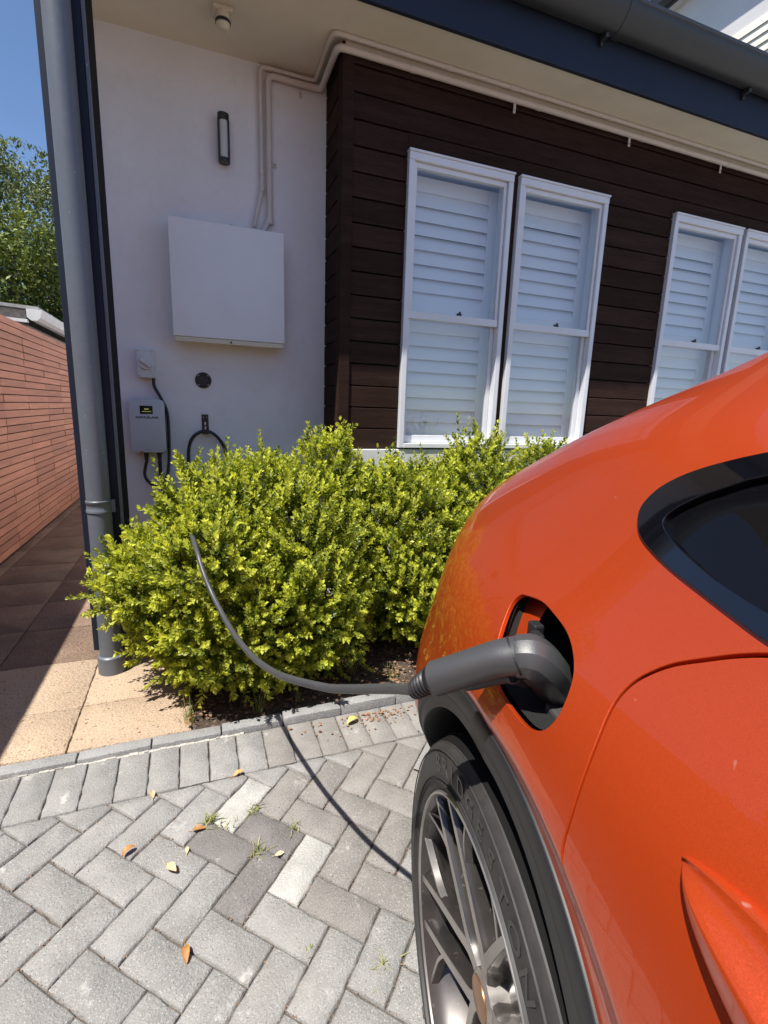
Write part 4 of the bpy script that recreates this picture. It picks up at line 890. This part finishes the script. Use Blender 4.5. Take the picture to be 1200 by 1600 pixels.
def build_side(sign, port):
    """one CDT over the (s,h) domain; every panel is a face class of it"""
    hs = np.linspace(H0, H1, 42)
    sR = fs_(hs)-np.maximum(.45, fs_(hs)+.2)*.24; sL = ff(hs)+.16
    outer = [(a, b) for a, b in zip(sR, hs)]+[(a, b) for a, b in zip(sL[::-1], hs[::-1])]
    outer_d = dens_poly(outer, .05)
    V = []; E = []
    def loop(pts, closed=True):
        k = len(V); V.extend([Vector((float(p[0]), float(p[1]))) for p in pts]); n = len(pts)
        E.extend([(k+i, k+(i+1) % n) for i in range(n if closed else n-1)])
    loop(outer_d)
    archs = [(0., arch_poly(0., RA)), (-2.89, dens_poly(arch_poly(-2.89, RA), .05))]
    for c, a in archs: loop(a)
    cr0 = [(x, y) for x, y in [(c+rr_*math.cos(t), .375+rr_*math.sin(t)) for c in (0.,) for t in np.linspace(R(20), R(160), 90) for rr_ in [None or .5]]] if 0 else []
    # crease line: iterate radius at each bearing
    cr = []
    for t in np.linspace(R(25), R(158), 80):
        r_ = .5
        for _ in range(12): r_ = float(crease_r(r_*math.cos(t), 0.))
        cr.append((r_*math.cos(t), .375+r_*math.sin(t)))
    loop(cr, False)
    if port: loop(PORT)
    loop(GOUT); loop(GIN)
    # door outlines with a 4 mm shut line
    def off_line(L, d):
        o = []
        for i, p in enumerate(L):
            a = Vector(L[max(i-1, 0)]); b = Vector(L[min(i+1, len(L)-1)]); t = (b-a).normalized(); o.append((p[0]-t.y*d, p[1]+t.x*d))
        return o
    sa = off_line(SEAM, .0024); sb = off_line(SEAM, -.0024)
    gapr = np.array(sa+sb[::-1]); loop([tuple(p) for p in gapr])
    mid = [(-1.22, .36), (-1.22, .8), (-1.235, 1.079)]; gm = np.array(off_line(dens_poly(mid, .05, False), .002)+off_line(dens_poly(mid, .05, False), -.002)[::-1]); loop([tuple(p) for p in gm])
    fr = [(-2.30, .36), (-2.38, .7), (-2.33, .95), (-2.16, 1.079)]; gf = np.array(off_line(dens_poly(fr, .05, False), .002)+off_line(dens_poly(fr, .05, False), -.002)[::-1]); loop([tuple(p) for p in gf])
    sill = [(-.44, .36), (-2.30, .36)]; gs = np.array(off_line(dens_poly(sill, .06, False), .002)+off_line(dens_poly(sill, .06, False), -.002)[::-1]); loop([tuple(p) for p in gs])
    pil = [(-1.225, 1.07), (-1.245, 1.44)]; 
    if port:
        fine = [(x, y) for x in np.arange(-.62, .75, .0125) for y in np.arange(.45, 1.45, .0125)]
    else: fine = []
    coarse = [(x, y) for x in np.arange(-3.6, .9, .05) for y in np.arange(H0+.02, H1, .04) if not (port and -.64 < x < .76 and y > .44)]
    G_ = np.array(fine+coarse); G_ = G_[inpoly(G_[:, 0], G_[:, 1], np.array(outer_d))]
    Cn = np.array([[p.x, p.y] for p in V]); keep = np.ones(len(G_), bool)
    for i in range(0, len(Cn), 50):
        d = np.sqrt(((G_[:, None]-Cn[None, i:i+50])**2).sum(2)).min(1); keep &= d > .0048
    V += [Vector((float(a), float(b))) for a, b in G_[keep]]
    vo, eo, fo, *_r = delaunay_2d_cdt(V, E, [], 0, 1e-7)
    vo = np.array([[p.x, p.y] for p in vo]); tri = np.array([f for f in fo if len(f) == 3]); cen = vo[tri].mean(1); cx, cy = cen[:, 0], cen[:, 1]
    inside = inpoly(cx, cy, np.array(outer_d))
    for c, a in archs: inside &= ~inpoly(cx, cy, np.array(a))
    for gp_ in (gapr, gm, gf, gs): inside &= ~inpoly(cx, cy, gp_)
    if port: inside &= ~inpoly(cx, cy, np.array(PORT))
    gi = inpoly(cx, cy, np.array(GIN)); go = inpoly(cx, cy, np.array(GOUT)) & ~gi
    cls = np.full(len(tri), 0)           # 0 quarter/front panels
    sx = np.interp(cy, [p[1] for p in SEAM], [p[0] for p in SEAM])
    door = (cx < sx) & (cy > .36) & (cy < 1.10)
    # below the seam the arch bounds the door
    dr = door & (cx > -1.22); df = door & (cx <= -1.22) & (cx > np.interp(cy, [.36, .7, .95, 1.079], [-2.30, -2.38, -2.33, -2.16]))
    cls[dr] = 1; cls[df] = 2; cls[cy < .36] = 3; cls[(cx < -1.8) & (cls == 0)] = 4; cls[go] = 5; cls[gi] = 6; cls[~inside] = -1
    side = '' ; names = {0: ('rear_quarter_panel', 'paint'), 1: ('rear_door', 'paint'), 2: ('front_door', 'paint'), 3: ('sill_cladding', 'clad'), 4: ('front_wing', 'paint'), 5: ('window_trim', 'gloss'), 6: ('side_window', 'carglass')}
    objs = {}
    for k, (nm_, mk) in names.items():
        T_ = tri[cls == k]
        if not len(T_): continue
        us, inv = np.unique(T_, return_inverse=True); inv = inv.reshape(T_.shape); P2 = vo[us]; s_, h_ = P2[:, 0], P2[:, 1]
        off = {5: .0035, 6: -.0045, 3: .010}.get(k, 0.)
        f = Wb if k in (5, 6, 3) else W
        n3 = Nrm(s_, h_, f); p3 = np.stack([f(s_, h_), s_, h_], 1)+n3*off
        # orientation: want outward (-x)
        a = p3[inv[:, 0]]; b_ = p3[inv[:, 1]]; c_ = p3[inv[:, 2]]; flip = np.cross(b_-a, c_-a)[:, 0] > 0; inv[flip] = inv[flip][:, ::-1]
        # boundary edges -> returned edge
        from collections import Counter
        ec = Counter(); 
        for t in inv:
            for q in range(3): ec[tuple(sorted((t[q], t[(q+1) % 3])))] += 1
        bd = [(t[q], t[(q+1) % 3]) for t in inv for q in range(3) if ec[tuple(sorted((t[q], t[(q+1) % 3])))] == 1]
        vs = [tuple(p) for p in p3]; fs = [tuple(int(i) for i in t) for t in inv]; ns = [tuple(p) for p in n3]
        depth = .006 if port and k == 0 else .014
        if k in (0, 1, 2, 4, 5):
            outerarr = np.array(outer_d); mp = {}
            acc = {}
            for i, j in bd:    # in-surface outward direction at the boundary for a rolled edge
                e = p3[j]-p3[i]; o_ = np.cross(e, n3[i]); o_ /= np.linalg.norm(o_)+1e-9
                for q in (i, j): acc[q] = acc.get(q, 0)+o_
            L1 = {}; 
            for q, o_ in acc.items():
                o_ = o_/(np.linalg.norm(o_)+1e-9); base = []
                for dd_, nn, mixn in ((.0, .0, 0), (.0008, -.0005, .6), (.0011, -.0016, 1.), (.0011, -depth, 1.)):
                    base.append(len(vs)); vs.append(tuple(p3[q]+o_*dd_+n3[q]*nn)); m_ = n3[q]*(1-mixn)+o_*mixn; ns.append(tuple(m_/np.linalg.norm(m_)))
                L1[q] = base
            for i, j in bd:
                mid2 = (P2[i]+P2[j])/2
                for q in range(3): fs.append((L1[j][q], L1[i][q], L1[i][q+1], L1[j][q+1]))
        me = bpy.data.meshes.new(nm_)
        if sign < 0: vs = [(2*HW-x, y, z) for x, y, z in vs]; ns = [(-x, y, z) for x, y, z in ns]; fs = [f_[::-1] for f_ in fs]
        me.from_pydata(vs, [], fs); me.materials.append(M[mk]); me.update()
        for p in me.polygons: p.use_smooth = True
        me.normals_split_custom_set_from_vertices([Vector(q).normalized() for q in ns])
        o = bpy.data.objects.new(nm_, me); COL.objects.link(o); o.parent = CAR; objs[k] = o
    return objs
sideR = build_side(1, True); sideL = build_side(-1, False)
# tail, nose and roof skins: slices of the same body
def skin(name, pts_rows, mk, faces_cls=None, parent=CAR, smooth=180):
    nr, ncn = len(pts_rows), len(pts_rows[0]); vs = [tuple(p) for r_ in pts_rows for p in r_]; fs = [(i*ncn+j, i*ncn+j+1, (i+1)*ncn+j+1, (i+1)*ncn+j) for i in range(nr-1) for j in range(ncn-1)]
    b_ = MB(); b_.add(vs, fs); return b_.build(name, M[mk], parent, smooth=smooth)
def tail_row(h, full=True, off=0):
    st = float(fs_(h)); b = max(.45, st+.2); s0 = st-b; a = HW-float(fw(h)); sR = st-b*.24; q = (sR-s0)/b
    th0 = math.asin(q**1.5); ths = np.linspace(th0, math.pi/2, 22)
    half = [(HW-(a+off)*max(math.cos(t), 0)**(2/3), s0+(b+off)*math.sin(t)**(2/3), h) for t in ths]
    return half+[(2*HW-x, y, z) for x, y, z in half[::-1][1:]]
def nose_row(h, off=0):
    sf = float(ff(h)); a = HW-float(fw(h)); sL = sf+.16; q = (sf+1-sL); th0 = math.asin(q**1.3); ths = np.linspace(th0, math.pi/2, 16)
    half = [(HW-(a+off)*max(math.cos(t), 0)**(1/1.3), sf+1-(1+off)*math.sin(t)**(1/1.3), h) for t in ths]
    return half+[(2*HW-x, y, z) for x, y, z in half[::-1][1:]]
skin('rear_bumper_lower', [tail_row(h, off=.006) for h in np.linspace(H0, .46, 6)], 'clad')
skin('rear_bumper', [tail_row(h) for h in np.linspace(.46, .80, 14)], 'paint')
skin('tailgate', [tail_row(h) for h in np.linspace(.80, 1.10, 14)], 'paint')
skin('rear_window', [tail_row(h) for h in np.linspace(1.10, H1, 20)], 'carglass')
skin('tail_light_bar', [tail_row(h, off=.006) for h in np.linspace(.90, .945, 3)], 'tail')
skin('front_bumper', [nose_row(h) for h in np.linspace(H0, .70, 14)], 'paint')
skin('front_grille', [nose_row(h, off=.006)[6:-6] for h in np.linspace(.32, .52, 5)], 'clad')
skin('bonnet', [nose_row(h) for h in np.linspace(.70, 1.06, 18)], 'paint')
skin('windscreen', [nose_row(h) for h in np.linspace(1.06, H1, 14)], 'carglass')
for sgn in (0, 1):
    rws = [nose_row(h, off=.008) for h in np.linspace(.66, .76, 4)]; rws = [r_[1:9] if sgn == 0 else r_[-9:-1] for r_ in rws]; skin('headlight', rws, 'lamp')
def loop_row(h, k):
    st = float(fs_(h)); b = max(.45, st+.2); a = HW-float(fw(h)); sf = float(ff(h)); sR = st-b; L = sf+1
    half = [(HW-a*math.cos(t)**(2/3) if t < 1.57 else HW, sR+b*math.sin(t)**(2/3), h) for t in np.linspace(math.pi/2, 0, 20)]+[(HW-a*max(math.cos(t), 0)**(1/1.3), L-1*math.sin(t)**(1/1.3), h) for t in np.linspace(0, math.pi/2, 20)]
    return half+[(2*HW-x, y, z) for x, y, z in half[::-1]]
rows = [loop_row(1.50, 0)]; cx_, cy_ = HW, -.85
for k in range(1, 9):
    t = k/8; r_ = loop_row(1.50, 0); q = math.cos(t*math.pi/2*.98); rows.append([(cx_+(x-cx_)*q, cy_+(y-cy_)*q, 1.50+.085*math.sin(t*math.pi/2)) for x, y, z in r_])
skin('roof', rows, 'paint')
# dark structure behind the shut lines, inside the cabin and under the floor
b_ = MB(); b_.box(.20, 2*HW-.20, -3.3, .62, .22, .86); b_.build('underbody', M['underbody'], CAR)
rowsb = []
for h in np.linspace(.42, 1.46, 16):
    rowsb.append([(float(Wb(s, h))+.03+(.12 if math.hypot(s, h-.375) < .6 or math.hypot(s+2.89, h-.375) < .6 else 0), s, h) for s in np.linspace(-2.6, .3, 60) if True])
# arch cladding: swept lip around each wheel opening
def arch_clad(c, sgn=1):
    prof = [(.4690, -.03), (.4690, .0015), (.4675, .0035), (.4655, .004), (.4455, .005), (.4430, .0035), (.4415, .0005), (.4395, -.0005), (.4190, -.0010), (.4168, -.0030), (.4162, -.008), (.4162, -.05), (.4162, -.11)]
    ts = np.linspace(R(-30), R(210), 130); vs = []; fs = []; n_ = len(prof)
    for t in ts:
        s1, h1 = c+.468*math.cos(t), .375+.468*math.sin(t); w1 = float(W(s1, h1)); b1 = float(Wb(s1, h1))
        sh_ = .014*min(1, max(0, (math.degrees(t if c == 0 else math.pi-t)-95)/45))
        for r_, o_ in prof:
            if r_ < .445: r_ -= sh_*min(1, (.445-r_)/.02)
            s_, h_ = c+r_*math.cos(t), .375+r_*math.sin(t); w_ = w1+.5*(float(Wb(s_, h_))-b1)
            vs.append((w_-o_, s_, h_))
    for i in range(len(ts)-1):
        for j in range(n_-1): fs.append((i*n_+j, (i+1)*n_+j, (i+1)*n_+j+1, i*n_+j+1))
    b_ = MB(); 
    if sgn < 0: vs = [(2*HW-x, y, z) for x, y, z in vs]
    b_.add(vs, fs); b_.build('arch_cladding', M['clad'], CAR, smooth=40)
    b_ = MB(); vs = []; fs = []; 
    for t in ts:
        for x in (.06, .34): vs.append((x if sgn > 0 else 2*HW-x, c+.418*math.cos(t), .375+.418*math.sin(t)))
        vs.append(((.35 if sgn > 0 else 2*HW-.35), c, .375))
    for i in range(len(ts)-1): fs += [(3*i, 3*i+3, 3*i+4, 3*i+1), (3*i+1, 3*i+4, 3*i+5, 3*i+2)]
    b_.add(vs, fs); b_.build('arch_liner', M['underbody'], CAR)
for c in (0., -2.89):
    for sg in (1, -1): arch_clad(c, sg)
# wheels
def wheel(loc, flip, detail=True):
    wh = bpy.data.objects.new('wheel', None); COL.objects.link(wh); wh.parent = CAR; wh.location = loc; wh.rotation_euler = (R(8), 0, math.pi if flip else 0)
    RT, RR = .375, .278
    # x axis inward; lathe profile (radius, x)
    tp = [(RR-.002, .010), (RR+.004, .001), (RR+.012, -.004), (.312, -.0075), (.335, -.006), (.350, .001), (.357, .008), (.3585, .0075), (.3595, .010)]
    b_ = MB(); b_.lathe(tp, 96, axis='x'); b_.build('tyre', M['rubber'], wh, smooth=38)
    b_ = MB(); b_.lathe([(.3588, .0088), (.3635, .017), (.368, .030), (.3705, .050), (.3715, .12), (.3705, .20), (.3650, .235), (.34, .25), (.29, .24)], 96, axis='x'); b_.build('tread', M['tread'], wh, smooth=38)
    if detail:
        b_ = MB()   # tread blocks on shoulder
        for k in range(110):
            t = 2*math.pi*k/110; dt = .020
            for (xa, ra, xb, rb) in ((.034, .3690, .072, .3732), (.080, .3722, .13, .3738)):
                P = []
                for tt in (t-dt, t+dt):
                    for x_, r_ in ((xa, ra), (xb, rb)): P += [(x_, r_*math.cos(tt), r_*math.sin(tt)), (x_, (r_+.002)*math.cos(tt), (r_+.002)*math.sin(tt))]
                b_.add(P, [(1, 3, 7, 5), (0, 1, 5, 4), (2, 6, 7, 3), (0, 2, 3, 1), (4, 5, 7, 6)])
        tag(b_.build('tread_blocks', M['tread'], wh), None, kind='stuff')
        b_ = MB(); 
        for r_, h_ in ((.3470, .0012), (.3030, .0012), (.2960, .0009)):
            b_.lathe([(r_-.0012, -.004+ (0 if r_ < .34 else .0015)), (r_, -.0088-h_*0+(0 if r_ < .34 else .0042)), (r_+.0012, -.004+(0 if r_ < .34 else .0015))], 96, axis='x')
        b_.build('sidewall_rib', M['rubber'], wh, smooth=60)
        def curved_text(body, rad, size, a0, step, outward=True, sc=1.0):
            for i, ch in enumerate(body):
                if ch == ' ': continue
                vs = []; fs = []
                me = text_mesh(ch, size, 'l', M['rubberL'], 'MESH', None, None, .0005, bold=.0004)
                a = a0+step*i
                k = len(vs)
                for q in me.vertices:
                    lx, ly, lz = q.co.x*sc, q.co.y, q.co.z
                    r_ = rad+ly; an = a+lx/rad      # reading clockwise seen from outside
                    # seen from outside (-x side) rearward (+y) lies to the left
                    vs.append((-.0075-lz, r_*math.cos(an), r_*math.sin(an)))
                for p in me.polygons: fs.append(tuple(k+j for j in p.vertices))
                bpy.data.meshes.remove(me)
                b2 = MB(); b2.add(vs, fs); b2.build('raised_letter', M['rubberL'], wh)
        return wh, curved_text
    return wh, None
def rim(wh):
    b_ = MB(); RR = .278
    b_.lathe([(RR+.004, .012), (RR+.004, .001), (RR+.0005, -.0045), (RR-.003, -.0045), (RR-.0045, -.001)], 96, axis='x'); b_.build('rim_lip', M['rimface'], wh, smooth=30)
    b_ = MB(); b_.lathe([(RR-.0045, -.001), (RR-.012, .012), (RR-.020, .030), (RR-.026, .09), (RR-.03, .20)], 96, axis='x'); b_.build('rim_barrel', M['rimdark'], wh, smooth=40)
    b_ = MB(); b_.lathe([(.02, .120), (.175, .120), (.182, .126), (.182, .15), (.02, .15)], 64, axis='x'); b_.build('brake_disc', M['disc'], wh, smooth=30)
    b_ = MB(); b_.lathe([(.0, .06), (.075, .06), (.085, .08), (.085, .125)], 40, axis='x'); b_.build('hub', M['rimdark'], wh, smooth=30)
    b_ = MB(); pr = []
    for k in range(13): t = R(100+14*k); pr.append((.200*math.cos(t), .200*math.sin(t)))
    for k in range(12, -1, -1): t = R(100+14*k); pr.append((.105*math.cos(t), .105*math.sin(t)))
    b_.prism(pr, 'x', .075, .119); b_.build('brake_caliper', M['rimdark'], wh, bevel=.006)
    def blade(path, wd0, wd1, x_in, name='spoke', face=True, dp0=.055, dp1=.030):
        """spoke along path of (r, deg, x): machined front face set on a deep dark web"""
        P = []; n_ = len(path)
        for i, (r_, a, x) in enumerate(path): P.append(Vector((x, r_*math.cos(R(a)), r_*math.sin(R(a)))))
        d = MB(); f = MB(); rows = []; frows = []
        for i, p in enumerate(P):
            t = (P[min(i+1, n_-1)]-P[max(i-1, 0)]); t.x = 0; t.normalize(); sd = Vector((0, -t.z, t.y)); q = i/(n_-1); wd = wd0+(wd1-wd0)*q; dp = dp0+(dp1-dp0)*q
            rows.append([p-sd*wd*.5+Vector((.0012, 0, 0)), p+sd*wd*.5+Vector((.0012, 0, 0)), p+sd*(wd*.5+.004)+Vector((.012, 0, 0)), p+sd*wd*.35+Vector((dp, 0, 0)), p-sd*wd*.35+Vector((dp, 0, 0)), p-sd*(wd*.5+.004)+Vector((.012, 0, 0))])
            frows.append([p-sd*wd*.46, p+sd*wd*.46, p+sd*wd*.46+Vector((.0014, 0, 0)), p-sd*wd*.46+Vector((.0014, 0, 0))])
        for M_, rw, c in ((d, rows, 6), (f, frows, 4)):
            vs = [v_ for r_ in rw for v_ in r_]; fs = [(i*c+j, i*c+(j+1) % c, (i+1)*c+(j+1) % c, (i+1)*c+j) for i in range(len(rw)-1) for j in range(c)]
            fs += [tuple(range(c))[::-1], tuple(range((len(rw)-1)*c, len(rw)*c))]; M_.add(vs, fs)
        m_ = [d.build(name, M['rimdark'], wh, smooth=40)]
        if face: m_.append(f.build(name+'_face', M['rimface'], wh))
        return m_
    protos_ = []
    XR = .002
    def lerp_path(pts, n=5):
        c_ = catmull([(p[0]*math.cos(R(p[1])), p[0]*math.sin(R(p[1])), p[2]) for p in pts], n)
        return [(math.hypot(q.x, q.y), math.degrees(math.atan2(q.y, q.x)), q.z) for q in c_]
    ob = []
    for sg in (-1, 1):
        ob += blade(lerp_path([(.030, sg*36, .030), (.066, sg*31, .027), (.105, sg*20.5, .022), (.165, sg*14.0, .015), (.225, sg*10.6, .008), (.276, sg*8.6, XR)]), .021, .0115, 0)
        ob += blade(lerp_path([(.178, sg*13.6, .017), (.215, sg*18.5, .012), (.245, sg*23.5, .008), (.277, sg*28.5, XR+.001)]), .0068, .0062, 0, 'spoke_blade', True, .026, .018)
    ctr = -31
    for k in range(5):
        for o in ob:
            q = o if k == 0 else o.copy()
            if k: COL.objects.link(q); q.parent = wh
            q.rotation_euler = (R(ctr+72*k), 0, 0)
    b_ = MB(); b_.lathe([(0, .024), (.030, .024), (.036, .029), (.038, .06)], 40, axis='x'); b_.build('hub_face', M['rimface'], wh, smooth=30)
    b_ = MB(); b_.lathe([(0, .0195), (.020, .0200), (.0285, .0222), (.0300, .026)], 40, axis='x'); b_.build('centre_cap', M['cap'], wh, smooth=40)
    for k in range(5):
        b_ = MB(); t = R(72*k); b_.lathe([(0, .034), (.007, .034), (.008, .038), (.008, .062)], 12, axis='x', c=(0, .056*math.cos(t), .056*math.sin(t))); b_.build('wheel_bolt', M['metal'], wh, smooth=30)
wr, ctext = wheel((.0, 0, .375), False)
rim(wr)
ctext('BRIDGESTONE', .324, .040, R(49), R(7.2), sc=1.1)
ctext('BRIDGESTONE', .324, .040, R(221), R(7.2), sc=1.1)
for loc, fl in (((.0, -2.89, .375), False), ((2*HW, 0, .375), True), ((2*HW, -2.89, .375), True)):
    wf, ct = wheel(loc, fl, False)
    for ch in wr.children:
        if ch.name.split('.')[0] in ('spoke', 'spoke_face', 'rim_lip', 'rim_barrel', 'hub_face', 'centre_cap', 'brake_disc', 'hub'):
            q = ch.copy(); COL.objects.link(q); q.parent = wf
# charge port recess
pp = np.array(PORT); n3 = Nrm(pp[:, 0], pp[:, 1]); p0 = np.stack([W(pp[:, 0], pp[:, 1]), pp[:, 0], pp[:, 1]], 1)
cen_ = pp.mean(0); b_ = MB(); rowsp = []
for dpt, gr_ in ((.012, 1.0), (.016, 1.10), (.05, 1.10), (.125, .92)):
    q = p0.copy(); q[:, 1] = cen_[0]+(pp[:, 0]-cen_[0])*gr_; q[:, 2] = cen_[1]+(pp[:, 1]-cen_[1])*gr_; q[:, 0] = p0[:, 0]+dpt; rowsp.append(q)
n_ = len(pp); vs = [tuple(p) for r_ in rowsp for p in r_]; fs = [(i*n_+j, i*n_+(j+1) % n_, (i+1)*n_+(j+1) % n_, (i+1)*n_+j) for i in range(3) for j in range(n_)]+[tuple(range(3*n_, 4*n_))]
b_.add(vs, fs); prt = b_.build('charge_port', M['underbody'], CAR, fix=False)
b_ = MB(); 
vs = []; fs = []          # flap slid back behind the skin
for i in range(7):
    for j in range(9):
        s_ = .010+.13*i/6; h_ = .905+.10*j/8; 
        if i == 0: s_ += .010*abs(j-4)/4
        vs.append((float(W(s_, h_))+.030, s_, h_))
for i in range(6):
    for j in range(8): fs.append((i*9+j, i*9+j+1, (i+1)*9+j+1, (i+1)*9+j))
b_.add(vs, fs); fl_ = b_.build('flap', M['paint'], prt, smooth=60)
b_ = MB(); b_.box(.045, .060, -.012, .008, .900, .990); b_.box(.040, .052, -.030, -.010, .965, .985); b_.box(.030, .055, .0, .018, .905, .925); b_.build('flap_arm', M['blackplast'], prt, bevel=.003)
b_ = MB(); b_.box(.045, .10, -.10, -.055, .890, .912); b_.box(.055, .10, -.052, -.02, .880, .905); b_.build('port_ledge', M['gripplast'], prt, bevel=.004)
b_ = MB(); b_.lathe([(.0, .10), (.034, .10), (.038, .088), (.041, .088), (.041, .12)], 30, axis='x', c=(0, -.03, .905)); b_.build('socket', M['blackplast'], prt, smooth=30)
# door handle: bladed pull tapering to a point at the rear
b_ = MB(); rows = []
SS = [(-.301, .953, .951, .000), (-.306, .9570, .9465, .006), (-.318, .9615, .9400, .014), (-.335, .9660, .9330, .020), (-.358, .9700, .9250, .025), (-.385, .9725, .9185, .029), (-.42, .9725, .9140, .032), (-.46, .970, .912, .033), (-.50, .966, .913, .031), (-.535, .960, .918, .022), (-.555, .952, .928, .008)]
for s_, ht, hb_, o_ in SS:
    wt = float(Wb(s_, ht))+.003; wb_ = float(Wb(s_, hb_))
    hm = ht-(ht-hb_)*.50
    rows.append([(wt, s_, ht+.001), (wt-.006-o_*.30, s_, ht), (wt-o_*.70, s_, ht-(ht-hb_)*.24), (wt-o_*1.45, s_, ht-(ht-hb_)*.50), (wt-o_*1.50, s_, ht-(ht-hb_)*.56), (wt-o_*1.42, s_, hb_+.004), (wt-o_*1.25, s_, hb_+.002), (wt-o_*.35, s_, ht-(ht-hb_)*.35)])
fs = []; vs = [p for r_ in rows for p in r_]; c = 8
for i in range(len(rows)-1):
    for j in range(c): fs.append((i*c+j, i*c+(j+1) % c, (i+1)*c+(j+1) % c, (i+1)*c+j))
fs += [tuple(range(c)), tuple(range((len(rows)-1)*c, len(rows)*c))]; b_.add(vs, fs)
hd = b_.build('door_handle', M['paint'], sideR[1], smooth=180)
for e_ in hd.data.edges:
    pass
sm_ = hd.modifiers.new('s', 'SUBSURF'); sm_.levels = 2; sm_.render_levels = 2
ca = hd.data.attributes.new('crease_edge', 'FLOAT', 'EDGE')
for e_ in hd.data.edges:
    a_, b2_ = e_.vertices
    if a_ % 8 == b2_ % 8 and a_ % 8 in (1, 3, 4, 5): ca.data[e_.index].value = .7
b_ = MB(); b_.lathe([(.0, .004), (.020, .003), (.024, -.0006)], 28, axis='x', c=(float(Wb(-.42, .945))-.001, -.415, .948)); b_.build('handle_cup', M['paint'], sideR[1], smooth=60)

# ------------------------------------------------------------------ plug and charging cable
def car_pt(w_, s_, h_): return CAR.location+Matrix.Rotation(-.199, 3, 'Z')@Vector((w_, s_, h_))
PL = thing('charging_plug', 'dark grey pistol-grip charging plug pushed into the port of the orange car', 'charging plug', car_pt(-.072, .0, .92))
def L2(pts): return [car_pt(*p)-PL.location for p in pts]
ax = catmull([(-.0745, .004, .9165), (-.045, -.018, .940), (-.012, -.040, .9640), (.008, -.0515, .9725)], 6)
b_ = MB(); n_ = len(ax); b_.tube(L2(ax), [.0240+.0016*(i/n_)**2-.0010*math.sin(i/n_*3) for i in range(n_)], 28, squash=[.92]*n_); b_.build('grip', M['gripplast'], PL, smooth=50)
hx = catmull([(.004, -.049, .970), (.020, -.0555, .972), (.036, -.056, .960), (.056, -.047, .938), (.095, -.030, .898)], 6)
n_ = len(hx); b_ = MB(); b_.tube(L2(hx), [.0246, .0254, .0260, .0264, .0268]+[.0278]*(n_-5), 10, squash=[.98]*n_); b_.build('head', M['gripplast'], PL, smooth=28, bevel=.0025)
sr = L2([(.0035, -.0487, .9695), (.0055, -.0493, .9705)]); b_ = MB(); b_.tube(sr, .0262, 28, squash=[.95]*2); b_.build('seam_ring', M['blackplast'], PL, smooth=40)
# grip underside insert and release button
und = catmull([(-.050, -.008, .918), (-.028, -.026, .934), (-.006, -.044, .950), (.006, -.054, .955)], 5); b_ = MB(); b_.tube(L2(und), [.007, .013, .0145]+[.015]*(len(und)-5)+[.011, .008], 14); b_.build('grip_insert', M['blackplast'], PL, smooth=50)
btn = L2([(.004, -.052, .948), (.022, -.048, .940)]); b_ = MB(); b_.tube(btn, [.010, .012], 8); b_.build('trigger', M['blackplast'], PL, bevel=.002)
endp = L2([(-.0785, .0065, .9140), (-.0745, .004, .9165)]); b_ = MB(); b_.tube(endp, [.0215, .0240], 24, squash=[.92]*2); b_.build('end_cap', M['blackplast'], PL, smooth=40)
bx0 = [(-.077, .006, .915), (-.0815, .0125, .908), (-.0855, .0195, .900), (-.089, .0275, .891), (-.0915, .036, .882)]
bc = catmull(bx0, 6); b_ = MB(); rr2 = []
for i in range(len(bc)): q = i/(len(bc)-1); rr2.append((.0165-.005*q)+(.0016 if (i//2) % 2 == 0 else -.0006))
b_.tube(L2(bc), rr2, 20); b_.build('strain_relief', M['blackplast'], PL, smooth=30)
bw = car_pt(*bx0[-1])
cpts = [tuple(car_pt(-.086, .020, .8995)), tuple(bw), (.262, .605, -.402), (.250, .68, -.444), (.231, .755, -.4845), (.212, .82, -.516), (.168, .95, -.563), (.144, 1.07, -.604), (.114, 1.22, -.636), (.078, 1.42, -.650), (.038, 1.56, -.602), (.010, 1.63, -.538), (-.006, 1.69, -.487), (-.02, 1.80, -.46), (-.02, 2.0, -.50), (.03, 2.4, -.62)]
cab('charging_cable', 'grey charging cable sagging from the car plug into the left shrub', cpts, .0080, M['cable'], 14)
